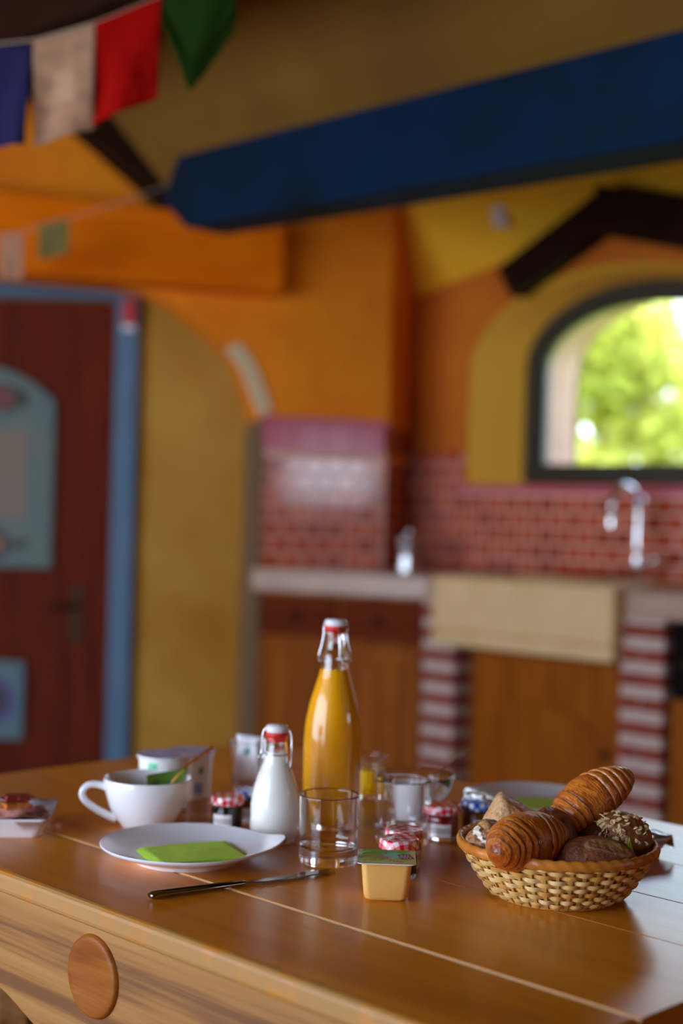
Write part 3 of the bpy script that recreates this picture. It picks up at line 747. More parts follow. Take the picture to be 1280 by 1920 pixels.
# ------------------------------------------------------------------ plate, napkin, knife
def plate(x, y, r, label, tip=0, rz=YAW):
    t = thing('plate', label, 'plate', at(x, y), rz, 'white plates on the table')
    prof = [(0, .0050), (.050, .0050), (.058, .0), (.064, 0), (.066, .004), (.088, .011), (.1035, .0172), (.1075, .0198), (.1080, .0212), (.1070, .0222), (.103, .0205), (.086, .0150), (.070, .0100), (.060, .0085), (0, .0085)]
    n = 96; mb = MB(); vs = []
    mb.lathe([(a*r/.108, b) for a, b in prof], n)
    th0 = math.radians(8)
    for i, v in enumerate(mb.v):
        rr = math.hypot(v[0], v[1]); a = math.atan2(v[1], v[0])
        d = (a-th0+PI) % (2*PI)-PI
        k = 1+tip*math.exp(-(d/.30)**2)*sm(.068*r/.108, .107*r/.108, rr)-tip*.18*math.exp(-((abs(d)-.75)/.35)**2)*sm(.066, .107, rr)
        mb.v[i] = (v[0]*k, v[1]*k, v[2]+tip*.045*math.exp(-(d/.25)**2)*sm(.085, .12, rr*k))
    obj('dish', mb, m_plate, t, smooth=True, sharp=60)
    return t
plate(1.130, 1.387, .108, 'white plate with a pointed rim holding a green napkin, before the cup', .15)
plate(1.727, 1.300, .106, 'white plate behind the bread basket', .15)
def napkin(x, y, rz, a, b, z, label):
    t = thing('napkin', label, 'napkin', (x, y, z), rz, 'green napkins on the plates')
    for i in range(4):
        w = lambda u, v, i=i: Vector(((u-.5)*a+.0015*i, (v-.5)*b-.001*i, i*.0011+.0006*fbm(u, v, i, 4)+.0012*math.sin(PI*u)))
        o = obj('fold', MB().grid(w, 16, 12), m_napkin, t, smooth=True); md = o.modifiers.new('s', 'SOLIDIFY'); md.thickness = .0009
napkin(1.126, 1.374, math.atan2(-.039, .111), .115, .088, TZ+.0092, 'folded green paper napkin on the plate with the pointed rim')
napkin(1.712, 1.292, -.6, .11, .085, TZ+.0092, 'folded green paper napkin on the plate behind the basket')
kv = Vector((1.224-.983, 1.225-1.270, 0)); kl = kv.length
t = thing('table_knife', 'dark polished steel table knife lying before the plate', 'knife', at(.983, 1.270), math.atan2(kv.y, kv.x))
m_knife = M('polished_dark_steel', (.32, .30, .29, 1), .13, metal=1)
obj('handle', MB().tube([(0, 0, .0046), (.003, 0, .0046), (.02, 0, .0048), (.07, 0, .0044), (.118, 0, .004), (.124, 0, .0038)], [.0045, .0072, .0074, .0066, .0052, .0036], 14, flat=.6), m_knife, t, smooth=True, sharp=50)
bl = [(.120, -.0035), (.134, -.0050), (.150, -.0092), (.20, -.0102), (.235, -.0085), (kl, .001), (.243, .0055), (.20, .0066), (.14, .0055), (.120, .0032)]
obj('blade', MB().prism(bl, lambda a, b, d: Vector((a, b, d)), .0028, .0044), m_knife, t, bevel=.0007)

# ------------------------------------------------------------------ cup with spoon and tea envelope
t = thing('coffee_cup', 'large white cup with a tea envelope in it, behind the plate', 'cup', at(1.205, 1.568), YAW)
cp = [(0, .004), (.026, .004), (.030, 0), (.034, 0), (.036, .004), (.044, .014), (.052, .030), (.0575, .048), (.0600, .0655), (.0592, .0672), (.0578, .0660), (.0553, .048), (.050, .031), (.042, .017), (.030, .009), (0, .0075)]
obj('bowl', MB().lathe(cp, 64), m_white, t, smooth=True, sharp=70)
hp = [(-.0560, -.004, .053), (-.068, -.006, .0565), (-.079, -.008, .056), (-.087, -.009, .049), (-.0875, -.009, .040), (-.080, -.008, .031), (-.066, -.006, .021), (-.050, -.004, .013), (-.041, -.003, .010)]
obj('handle', MB().tube(hp, [.0055, .0048, .0046, .0046, .0046, .0048, .005, .0056, .006], 14, sub=5), m_white, t, smooth=True)
t = thing('tea_envelope', 'green tea bag envelope standing in the large white cup', 'tea envelope', (1.2300, 1.5580, .7700), YAW+.12)
cols = []
def P(u, v):
    c = S(78, 108, 14)
    if v > .93 or v < .07: c = S(40, 88, 26)
    if math.hypot((u-.62)*1.6, v-.62) < .14: c = S(30, 92, 70)
    if math.hypot((u-.25)*1.6, v-.7) < .12: c = S(56, 78, 12)
    cols.append(c)
    return Vector(((u-.5)*.056*(.72+.28*v)-.006*(1-v), .003*math.sin(PI*u)+.008*v, .047*v+.010*u*v))
o = obj('sleeve', MB().grid(P, 20, 14), m_teabag, t, smooth=True, cols=cols, fixn=False); md = o.modifiers.new('s', 'SOLIDIFY'); md.thickness = .002
t = thing('gold_teaspoon', 'gold coloured teaspoon leaning out of the large white cup', 'spoon', (0, 0, 0))
obj('handle', MB().tube([(1.222, 1.580, .772), (1.2555, 1.5517, .8262), (1.280, 1.5525, .838), (1.306, 1.553, .8495)], [.0022, .0028, .0032, .0040], 10, flat=.6, sub=4), m_gold, t, smooth=True)
obj('spoon_bowl', MB().lathe([(0, -.004), (.007, -.0025), (.010, 0), (.009, .0003), (.0065, -.0015), (0, -.003)], 20, lambda v: Vector((1.216, 1.576, .7668))+Vector((v.x*1.3, v.y, v.z*1.0-.6*v.x*0))), m_gold, t, smooth=True)
bpy.data.objects['spoon_bowl'].parent = t

# ------------------------------------------------------------------ swing-top bottles
def swing_bottle(name, label, cat, x, y, body, inner, liquid, lmat, zr, rn, cap_r, cap_h, bail, closed, rz):
    t = thing(name, label, cat, at(x, y), rz)
    lq = obj('liquid', MB().lathe(liquid, 64), lmat, t, smooth=True, sharp=60)
    obj('glass_body', MB().lathe(body+list(reversed(inner)), 64), m_glass, t, smooth=True, sharp=70)
    st = obj('stopper', MB().lathe([(0, zr+.001), (rn*.9, zr+.001), (cap_r*.92, zr+.004), (cap_r, zr+.008), (cap_r, zr+cap_h-.003), (cap_r*.9, zr+cap_h), (0, zr+cap_h+.001)], 32), m_ceramic, t, smooth=True, sharp=60)
    obj('gasket', MB().lathe([(rn*.7, zr-.006), (cap_r*.9, zr-.003), (cap_r*1.0, zr+.001), (cap_r*.98, zr+.005), (rn*.8, zr+.006)], 32), m_redrubber, st, smooth=True)
    w = obj('wire_bail', bail, m_wire, t, smooth=True)
    return t
bo = [(0, .004), (.026, .003), (.036, 0), (.0392, .004), (.0400, .012), (.0400, .125), (.0392, .140), (.0372, .155), (.0342, .170), (.0305, .184), (.0262, .198), (.0225, .210), (.0200, .220), (.0188, .230), (.0186, .240), (.0150, .247), (.0138, .256), (.0138, .268), (.0150, .270), (.0150, .276), (.0130, .2772)]
bi = [(0, .012), (.030, .010), (.0365, .014), (.0372, .022), (.0372, .125), (.0364, .140), (.0346, .155), (.0316, .170), (.0279, .184), (.0238, .198), (.0202, .210), (.0178, .220), (.0166, .230), (.0160, .240), (.0128, .247), (.0112, .256), (.0112, .270), (.0118, .2772)]
ji = [(0, .0118), (.030, .0098), (.0367, .014), (.0376, .022), (.0376, .125), (.0368, .140), (.0350, .155), (.0320, .170), (.0283, .184), (.0242, .198), (.0206, .210), (.0182, .219), (.0176, .2215), (0, .2215)]
wb = MB()
wb.tube([(.0168*math.cos(2*PI*i/24), .0168*math.sin(2*PI*i/24), .2335) for i in range(24)], .0011, 8, True)
for s_ in (-1, 1):
    wb.lathe([(0, -.0026), (.0026, 0), (0, .0026)], 8, lambda v, s_=s_: v+Vector((s_*.0205, 0, .2325)))
    wb.tube([(s_*.0168, -.003, .2335), (s_*.022, -.002, .234), (s_*.0215, -.003, .243), (s_*.0185, -.003, .255), (s_*.016, -.002, .270), (s_*.0168, 0, .282)], .0011, 8, sub=3)
wb.tube([(-.0168, 0, .282), (-.0165, 0, .2835), (.0165, 0, .2835), (.0168, 0, .282)], .0011, 8)
wb.tube([(.0045, -.0165, .282), (.0065, -.0180, .262), (.0075, -.0182, .238), (.0030, -.0180, .237)], .0013, 8)
wb.tube([(.0110, -.0130, .282), (.0125, -.0150, .262), (.0135, -.0140, .240), (.0075, -.0182, .238)], .0011, 8)
swing_bottle('juice_bottle', 'tall swing-top glass bottle full of orange juice', 'bottle', 1.398, 1.403, bo, bi, ji, m_juice, .2765, .0118, .0158, .0135, wb, True, YAW)
bo = [(0, .003), (.022, .002), (.029, 0), (.0318, .004), (.0325, .012), (.0325, .048), (.0312, .060), (.0280, .074), (.0235, .088), (.0192, .099), (.0165, .106), (.0158, .110), (.0158, .114), (.0146, .117), (.0142, .128), (.0146, .1335), (.0158, .1345), (.0158, .1385), (.0138, .1398)]
bi = [(0, .009), (.024, .008), (.029, .012), (.0300, .018), (.0300, .048), (.0288, .060), (.0256, .074), (.0211, .088), (.0168, .099), (.0142, .107), (.0128, .115), (.0120, .128), (.0120, .1398)]
ji = [(0, .0088), (.024, .0078), (.0292, .012), (.0304, .018), (.0304, .048), (.0292, .060), (.0260, .074), (.0215, .088), (.0172, .099), (.0146, .107), (.0132, .115), (.0128, .1185), (0, .1185)]
wb = MB()
wb.tube([(.0152*math.cos(2*PI*i/24), .0152*math.sin(2*PI*i/24), .1150) for i in range(24)], .0010, 8, True)
wb.tube([(.0150, -.002, .1495), (.0190, -.004, .142), (.0205, -.006, .125), (.0200, -.006, .105), (.0175, -.007, .0935), (.0145, -.009, .0935), (.0135, -.0095, .100), (.0145, -.007, .1150)], .0012, 8, sub=4)
wb.tube([(-.0150, 0, .1495), (-.0185, .001, .142), (-.0195, .001, .128), (-.0205, .001, .116), (-.0235, 0, .110), (-.0205, 0, .1075), (-.0152, 0, .1150)], .0011, 8, sub=4)
wb.tube([(-.0150, 0, .1495), (-.0148, 0, .1505), (.0148, 0, .1505), (.0150, -.002, .1495)], .0011, 8)
swing_bottle('milk_bottle', 'small swing-top glass bottle of milk beside the plate', 'bottle', 1.288, 1.398, bo, bi, ji, m_milk, .1392, .0120, .0150, .0140, wb, True, YAW)

# ------------------------------------------------------------------ tumblers
def tumbler(name, label, cat, x, y, ro, rb, h, base, wall=.0022, group=None, mat=None):
    t = thing(name, label, cat, at(x, y), YAW, group)
    R = lambda z: rb+(ro-rb)*z/h
    zz = [.003, .005]+[.01+(h-.014)*q/8 for q in range(9)]+[h-.0025, h-.0012]
    o = [(0, .0016), (rb*.5, .0014), (rb*.82, .0010), (rb*.93, .0002), (rb*.955, 0), (rb*.98, .0006), (rb*.996, .0018)]+[(R(z), z) for z in zz]+[(ro-wall*.2, h-.0003), (ro-wall*.5, h)]
    z2 = [z for z in zz if z > base+.007]
    i = [(ro-wall*.8, h-.0003)]+[(R(z)-wall, z) for z in reversed(z2)]+[(rb-wall-.0002, base+.0060), (rb-wall-.0010, base+.0034), (rb-wall-.0028, base+.0014), (rb-wall-.0055, base+.0002), (rb*.6, base-.0006), (rb*.3, base-.0009), (0, base-.001)]
    obj('glass_wall', MB().lathe(o+i, 96), m_glass, t, smooth=True)
    return t
tumbler('tumbler', 'empty clear tumbler in front of the juice bottle', 'glass', 1.262, 1.269, .0380, .0366, .0855, .018, group='clear tumblers')
tumbler('tumbler', 'empty clear tumbler before the small white pot', 'glass', 1.415, 1.284, .0378, .0364, .0845, .018, group='clear tumblers')
t = tumbler('juice_glass', 'short glass of orange juice half hidden behind the juice bottle', 'glass', 1.592, 1.520, .031, .027, .066, .008)
obj('juice', MB().lathe([(0, .0075), (.0247, .0085), (.0255, .014), (.0275, .045), (0, .045)], 40), m_juice, t, smooth=True, sharp=60)
t = tumbler('sugar_glass', 'clear glass stuffed with white sugar sachets behind the milk', 'glass', 1.456, 1.642, .0325, .024, .084, .014)
for i, (dx, dy, a, tl) in enumerate(((-.010, -.008, .25, .02), (.004, -.010, -.1, -.02), (.012, .002, -.5, .03), (-.004, .007, .15, .0), (.006, .010, .05, -.03))):
    cols = []
    def P(u, v):
        c = S(250, 250, 255)
        if math.hypot((u-.5)*.8, v-.68) < .10: c = S(70, 150, 150)
        if (v < .06 or v > .94) and int(u*14) % 2: c = S(214, 216, 226)
        cols.append(c)
        return Vector(((u-.5)*.031+tl*v*.5, .0022*math.sin(PI*u)*math.sin(PI*v), v*.068))
    o = tag(obj('sugar_sachet', MB().grid(P, 12, 20), m_sachet, None, smooth=True, cols=cols, fixn=False), 'white paper sugar sachet standing in the glass behind the milk', 'sachet', 'sugar sachets in the glass')
    md = o.modifiers.new('s', 'SOLIDIFY'); md.thickness = .0022
    q = Vector((1.456, 1.642, 0))+R_*dx+F_*dy
    o.location = (q.x, q.y, TZ+.0215); o.rotation_euler = (0, 0, YAW+a-.45)
# glass bowl with spoon, white pot
t = thing('glass_bowl', 'wide clear glass bowl with a spoon behind the white pot', 'bowl', at(1.577, 1.408), YAW)
gp_ = [(0, .001), (.028, 0), (.034, .003), (.046, .018), (.054, .036), (.0575, .0535), (.0562, .0545), (.0548, .0535), (.0515, .037), (.0435, .020), (.032, .007), (0, .006)]
obj('glass_wall', MB().lathe(gp_, 64), m_glass, t, smooth=True, sharp=60)
obj('yogurt', MB().lathe([(0, .0062), (.0322, .0072), (.0428, .019), (.044, .021), (0, .0225)], 40), M('pink_yogurt', S(222, 178, 176), .35), t, smooth=True, sharp=60)
t = thing('steel_teaspoon', 'steel teaspoon leaning out of the glass bowl', 'spoon')
obj('handle', MB().tube([(1.585, 1.395, .785), (1.612, 1.388, .8055), (1.655, 1.400, .8165), (1.703, 1.412, .829)], [.0016, .0019, .0022, .0034], 10, flat=.5), m_steel, t, smooth=True)
obj('spoon_bowl', MB().lathe([(0, -.004), (.007, -.0025), (.0105, 0), (.0095, .0003), (.0065, -.0015), (0, -.003)], 20, lambda v: Vector((1.575, 1.400, .7785))+Vector((v.x*1.3, v.y, v.z))), m_steel, t, smooth=True)
t = thing('white_pot', 'small white china pot seen through the farther tumbler', 'pot', at(1.490, 1.337), YAW)
obj('pot_body', MB().lathe([(0, .002), (.018, .001), (.0205, 0), (.0215, .004), (.0240, .030), (.0255, .058), (.0265, .061), (.0262, .0635), (.0248, .063), (.0232, .056), (.0200, .012), (0, .008)], 48), m_white, t, smooth=True, sharp=60)

# ------------------------------------------------------------------ jam jars
def lid_mesh(r, h, z0):
    mb = MB(); n = 48
    prof = [(r*.97, z0), (r*1.03, z0+.0012), (r*1.03, z0+.0028), (r, z0+.0036), (r, z0+h-.003), (r*.97, z0+h-.001), (r*.90, z0+h), (r*.84, z0+h-.0006), (r*.5, z0+h-.0004), (0, z0+h-.0002)]
    mb.lathe(prof, n); return mb
def jar(x, y, label, lidmat, jam, rz=0, k=1.0, lab=True):
    t = thing('jam_jar', label, 'jar', at(x, y), YAW+rz, 'small jam jars on the table')
    r = .0212*k
    o = [(0, .0012), (r*.8, .0006), (r*.93, 0), (r, .003), (r, .026), (r*.95, .030), (r*.88, .033), (r*.88, .036)]
    i = [(r*.80, .036), (r*.80, .033), (r*.87, .029), (r*.91, .026), (r*.91, .005), (r*.8, .003), (0, .003)]
    obj('glass_wall', MB().lathe(o+i, 12), m_glass, t, smooth=True, sharp=25)
    obj('jam', MB().lathe([(0, .0032), (r*.8, .0032), (r*.92, .0052), (r*.92, .026), (r*.88, .029), (r*.81, .0325), (0, .033)], 12), jam, t, smooth=True, sharp=40)
    lm = lid_mesh(.0232*k, .0125, .0345)
    l = obj('lid', lm, lidmat, t, smooth=True, sharp=55)
    a = l.data.attributes.new('lay', 'FLOAT_VECTOR', 'POINT'); zt = .0345+.0125; R0 = .0232*k*.95
    for q, v in enumerate(l.data.vertices):
        rr = math.hypot(v.co.x, v.co.y); ext = (zt-v.co.z) if rr > R0 else 0
        f = (min(rr, R0)+ext)/rr if rr > 1e-6 else 1
        a.data[q].vector = (v.co.x*f+.003, v.co.y*f+.001, 0)
    if lab:
        cols = []
        def P(u, v):
            c = S(238, 234, 230)
            if .25 < v < .75 and (u*8) % 1 < .55 and (v*5) % 1 < .5: c = S(150, 140, 150)
            cols.append(c)
            th = math.radians(-150+75*u); return Vector((r*1.02*math.cos(th), r*1.02*math.sin(th), .005+.018*v))
        obj('label', MB().grid(P, 16, 10), m_paper, t, smooth=True, cols=cols, fixn=False)
    return t
jar(1.278, 1.163, 'jam jar with red checked lid just behind the compote cup', m_ging_red, m_jamblack, .3, 1.04)
jar(1.321, 1.195, 'jam jar with red checked lid between another jar and a tumbler', m_ging_red, m_jamred, .9, 1.04)
jar(1.281, 1.487, 'dark jam jar with red checked lid between cup and milk bottle', m_ging_red, m_jamblack, .1)
jar(1.475, 1.264, 'ruby red jam jar with pink checked lid, right of the farther tumbler', m_ging_red, m_jamred, .2, 1.05)
jar(1.336, 1.500, 'golden jam jar with blue checked lid, half hidden by the milk bottle', m_ging_blue, m_jamgold, .5)
jar(1.533, 1.251, 'golden jam jar with blue checked lid behind the bread basket', m_ging_blue, m_jamgold, .7)
t = thing('butter_portion', 'tiny shiny foil wrapped portion on the blue checked lid behind the basket', 'butter', (1.530, 1.253, TZ+.0472), YAW-.35)
obj('wrapper', MB().box(-.014, .014, -.009, .009, 0, .009), m_silver, t, bevel=.002)
obj('wrapper_fold', MB().box(-.0135, .002, -.0085, .0085, .009, .0098), m_silver, t, bevel=.0004)

# ------------------------------------------------------------------ yogurt pots
def pot(x, y, rt, rb, h, label, prints, rz=0, lidc=(S(200, 208, 240), S(84, 104, 180))):
    t = thing('yogurt_pot', label, 'yogurt pot', at(x, y), YAW+rz, 'yogurt pots behind the cup')
    cols = []
    def P(u, v):
        th = 2*PI*u; z = .002+(h-.004)*v; r = rb+(rt*.94-rb)*v
        cols.append(prints((math.degrees(th)) % 360, v)); return Vector((r*math.cos(th), r*math.sin(th), z))
    b = obj('cup_wall', MB().grid(P, 72, 20), m_print, t, smooth=True, cols=cols, fixn=True)
    obj('cup_base', MB().lathe([(0, .001), (rb*.9, 0), (rb, .002)], 48), m_plastic, b, smooth=True)
    obj('cup_rim', MB().lathe([(rt*.92, h-.005), (rt, h-.004), (rt*1.01, h-.002), (rt, h), (rt*.92, h)], 48), m_plastic, b, smooth=True)
    cols2 = []
    def Q(u, v):
        th = 2*PI*u; r = rt*1.01*v
        w = .5+.7*fbm(math.cos(th)*v, math.sin(th)*v, 2+rt*100, 2.2)
        cols2.append(mix(lidc[0], lidc[1], w)); return Vector((r*math.cos(th), r*math.sin(th), h+.0006+.0009*fbm(r*60*math.cos(th), r*60*math.sin(th), 5, 1)))
    l = obj('foil_lid', MB().grid(Q, 48, 10), m_print, t, smooth=True, cols=cols2, fixn=False)
    obj('pull_tab', MB().grid(lambda u, v: Vector(((u-.5)*.016, -.0+rt*1.0+.010*v, h+.001+.002*v)), 4, 4), m_print, l, cols=[lidc[0]]*25, fixn=False, rotz=-PI/2-.5)
def prA(a, v):
    c = S(238, 238, 240)
    d = a-250
    if abs(d) < 13 and .66 < v < .92: c = S(40, 186, 120) if abs(d) < 10 and .70 < v < .88 and (a*3) % 7 > 1 else S(120, 214, 170)
    elif abs(d-60) < 24 and .25 < v < .5: c = S(110, 150, 210)
    return c
def prB(a, v):
    c = S(232, 226, 224)
    if abs(a-305) < 9 and .55 < v < .72: c = S(90, 160, 80)
    if abs(a-300) < 15 and .10 < v < .40: c = mix(S(60, 110, 190), S(150, 176, 220), .5+fbm(a*.1, v*8, 0, 1))
    if abs(a-250) < 14 and .60 < v < .66: c = S(120, 130, 150)
    return c
pot(1.292, 1.643, .0395, .0335, .0800, 'white yogurt pot with a green square mark behind the cup', prA)
pot(1.374, 1.682, .0352, .0295, .0715, 'white yogurt pot with blue and green print right of the other', prB)

# ------------------------------------------------------------------ compote cup in the foreground
t = thing('compote_cup', 'square plastic cup of apple compote with green printed foil lid', 'dessert cup', at(1.201, 1.112), YAW-.03)
def rsq(hw, rad, n=8):
    pts = []
    for cx, cy, a0 in ((1, 1, 0), (-1, 1, 90), (-1, -1, 180), (1, -1, 270)):
        for i in range(n+1):
            a = math.radians(a0+90*i/n); pts.append((cx*(hw-rad)+rad*math.cos(a), cy*(hw-rad)+rad*math.sin(a)))
    return pts
lv = [(.0155, .010, .0004), (.0205, .0085, .0000), (.0235, .0085, .0016), (.0252, .0085, .0050), (.0268, .008, .020), (.0284, .0075, .0400), (.0286, .0075, .0440)]
mb = MB(); ring = []
for hw, rad, z in lv:
    ring.append(len(mb.v)); mb.v += [(x, y, z) for x, y in rsq(hw, rad)]
n = len(rsq(1, .1)); mb.f.append(tuple(reversed(range(n)))); mb.f.append(tuple(ring[-1]+i for i in range(n)))
for a, b in zip(ring[:-1], ring[1:]):
    for i in range(n): mb.f.append((a+i, a+(i+1) % n, b+(i+1) % n, b+i))
bd = obj('cup_body', mb, m_compote, t, smooth=True, sharp=60)
fl = obj('flange', MB().prism(rsq(.0335, .006), lambda a, b, d: Vector((a, b, d)), .0440, .0450), m_plastic, t, bevel=.0003)
cols = []
random.seed(3)
def stroke(x, y, x0, y0, x1, y1, w):
    dx, dy = x1-x0, y1-y0; tt = max(0, min(1, ((x-x0)*dx+(y-y0)*dy)/(dx*dx+dy*dy))); return math.hypot(x-x0-tt*dx, y-y0-tt*dy) < w
pink = []
for (bx, by, nn, sz) in ((-.62, .05, 7, .11), (.10, -.55, 4, .13)):
    for q in range(nn):
        x0 = bx+q*sz*.95; y0 = by-q*.035
        pink += [(x0, y0-.13, x0+.03, y0+.13, .022), (x0+.03, y0+.10, x0+sz*.75, y0-.08, .02)]
dark = [(-.03, .35, -.0, .85, .02), (-.38, .5, -.36, .75, .014), (-.26, -.62, -.12, -.38, .016)]
def Q(u, v):
    x, y = u*2-1, v*2-1
    k = fbm(x, y, 4, 2.2)
    c = mix(S(96, 176, 40), S(60, 150, 40), .5+k)
    c = mix(c, S(186, 206, 120), sm(.05, -.9, y+.25*k))
    c = mix(c, S(120, 200, 190), sm(.5, .1, math.hypot(x-.22, (y-.2)*.7))*.9)
    c = mix(c, S(206, 200, 120), sm(.55, .95, x+.2*k))
    if abs(math.hypot(x+.05, y*1.02)-.93) < .03 and x < -.55: c = S(214, 224, 200)
    if x < -.84: c = mix(S(70, 130, 60), S(190, 206, 160), .5+k)
    if math.hypot(x+.72, y+.55) < .10: c = S(226, 140, 50)
    for p in pink:
        if stroke(x, y, *p): c = S(214, 70, 100)
    for p in dark:
        if stroke(x, y, *p): c = S(40, 90, 40)
    xr = (x-.66)*.97+(y-.05)*.24; yr = (y-.05)*.97-(x-.66)*.24
    if abs(xr) < .23 and abs(yr) < .34:
        c = S(66, 44, 66)
        if abs(xr) < .20 and abs(yr) < .24 and ((xr*9+.2) % 1 < .52) != (abs(yr) < .07 and (xr*17) % 1 < .5): c = S(196, 186, 196)
    cols.append(c); return Vector((x*.0333, y*.0333, .0452+.0005*k*(1-max(abs(x), abs(y)))+.0002))
obj('foil_lid', MB().grid(Q, 110, 110), m_print, t, smooth=True, cols=cols, fixn=False)

# ------------------------------------------------------------------ white trays of cold meats
def tray(x, y, rz, label, w=.142, d=.128):
    t = thing('white_tray', label, 'tray', at(x, y), rz, 'white trays of cold meats')
    lv = [(.36, .0015), (.40, 0), (.41, .002), (.47, .020), (.500, .0250), (.500, .0262), (.492, .0264), (.455, .0195), (.39, .0055), (.2, .0045)]
    mb = MB(); ring = []
    for f, z in lv:
        ring.append(len(mb.v)); mb.v += [(x*w/.142*.142, y*d, z) for x, y in rsq(f, .09 if f > .3 else .05)]
    n = len(rsq(1, .1)); mb.f += [tuple(range(n)), tuple(ring[-1]+i for i in range(n))]
    for a, b in zip(ring[:-1], ring[1:]):
        for i in range(n): mb.f.append((a+i, a+(i+1) % n, b+(i+1) % n, b+i))
    mb.v = [(v[0]*(w/.142), v[1], v[2]) for v in mb.v]
    obj('dish', mb, m_plate, t, smooth=True, sharp=50)
    return t
def at2(x, y, rz, lx, ly, lz): return (x+math.cos(rz)*lx-math.sin(rz)*ly, y+math.sin(rz)*lx+math.cos(rz)*ly, TZ+lz)
def slice_(x, y, rz, lx, ly, lz, a, sx, sy, mat, label, cat, grp, seed):
    mb = MB().grid(lambda u, v: Vector(((u-.5)*sx*(1-.2*abs(v-.5)), (v-.5)*sy*(1-.25*abs(u-.5)), .005*fbm(u*1.2, v*1.2, seed, 2.2)+.003*math.sin(9*u+seed)+.007*math.sin(PI*v)*math.sin(PI*u))), 20, 20)
    o = obj('ham_slice' if cat == 'ham' else 'sausage_slice', mb, mat, None, smooth=True); o.modifiers.new('s', 'SOLIDIFY').thickness = .003
    o.location = at2(x, y, rz, lx, ly, lz); o.rotation_euler = (0, 0, rz+a)
    tag(o, label, cat, grp)
TX, TY, TR = 1.040, 1.674, math.radians(-39)
tray(TX, TY, TR, 'white tray of ham and wrapped biscuits left of the cup')
for i, (lx, ly, a) in enumerate(((-.02, -.012, .2), (.012, .004, -.5), (-.025, .02, .9), (.022, -.014, .3))):
    slice_(TX, TY, TR, lx, ly, .0135+i*.0042, a, .085, .07, m_ham, ('pink ham slice lying lowest at the near left of the tray', 'pink ham slice in the middle of the white tray', 'pink ham slice at the back of the white tray', 'uppermost pink ham slice at the right end of the tray')[i], 'ham', 'ham slices in the tray', i*3.1)
for i, (wx, wy, wz, a, mt, lb) in enumerate(((1.041, 1.640, .7835, .45, m_foil, 'gold orange wrapped biscuit on the near side of the ham'), (1.047, 1.645, .7920, .25, m_foil2, 'maroon wrapped biscuit lying on top of the gold one'), (1.004, 1.676, .7835, -.35, m_foil, 'gold orange wrapped biscuit on the ham at the picture edge'))):
    tt = thing('wrapped_biscuit', lb, 'biscuit', (wx, wy, wz), TR+a, 'wrapped biscuits on the ham')
    obj('wrapper', MB().box(-.017, .017, -.011, .011, 0, .008), mt, tt, bevel=.002)
    obj('crimped_end', MB().box(-.0215, -.0165, -.010, .010, .0035, .0045), mt, tt)
    obj('crimped_end', MB().box(.0165, .0215, -.010, .010, .0035, .0045), mt, tt)
def film(x, y, rz, label, w, d, hz, seed, u0=0, crk=.0015):
    mb = MB()
    def P(u, v):
        u = u0+(1-u0)*u; xx, yy = (u-.5)*2, (v-.5)*2; e = max(abs(xx), abs(yy))
        z = .0275+hz*(1-e**3)+crk*fbm(xx, yy, seed, 4.5)*(1-e*.5)
        if e > .985: z = .012
        return Vector((xx*w*.505, yy*d*.505, z))
    mb.grid(P, 36, 36)
    o = obj('cling_film', mb, m_film, None, smooth=True); o.location = at(x, y); o.rotation_euler = (0, 0, rz); tag(o, label, 'cling film', 'cling film over the trays')
film(TX, TY, TR, 'clear cling film drawn back over the right end of the ham tray', .142, .128, .004, 1, .68)
TX, TY, TR = 1.584, 1.080, math.radians(-14)
tray(TX, TY, TR, 'white tray of cold meats half hidden behind the bread basket')
for i, (lx, ly, a) in enumerate(((.03, -.022, .2), (.025, .018, -.5), (-.02, .0, .9), (.0, .022, .4))):
    slice_(TX, TY, TR, lx, ly, .0115+i*.0035, a, .066, .06, m_saus, ('dark sausage slice at the right end of the tray behind the basket', 'dark sausage slice at the back right of the tray behind the basket', 'dark sausage slice at the left of the tray behind the basket', 'uppermost dark sausage slice at the back of the tray behind the basket')[i], 'sausage', 'sausage slices in the tray', 20+i*2.3)
film(TX, TY, TR, 'glinting cling film over the tray behind the basket', .142, .128, .003, 4, 0, .0022)

# ------------------------------------------------------------------ bread basket
BX, BY = 1.362, .990
bk = thing('bread_basket', 'round woven wicker basket filled with breads', 'basket', at(BX, BY), YAW)
def rp_(z): return .070+.042*(max(z, 0)/.058)**.75
NS = 44
random.seed(11)
for k in range(NS):
    th = 2*PI*k/NS
    pts = [(0, 0)]
    mb = MB(); vs = []
    for q in range(9):
        z = .001+.058*q/8; r = rp_(z)
        for dr, dt in ((-.0011, -.0017), (-.0011, .0017), (.0011, .0017), (.0011, -.0017)):
            a = th+dt/r; vs.append(((r+dr)*math.cos(a), (r+dr)*math.sin(a), z))
    fs = []
    for q in range(8):
        for j in range(4): fs.append((q*4+j, q*4+(j+1) % 4, q*4+4+(j+1) % 4, q*4+4+j))
    fs += [(0, 1, 2, 3), (32, 33, 34, 35)]
    mb.add(vs, fs); obj('stake', mb, m_wicker[1], bk)
NR = 10
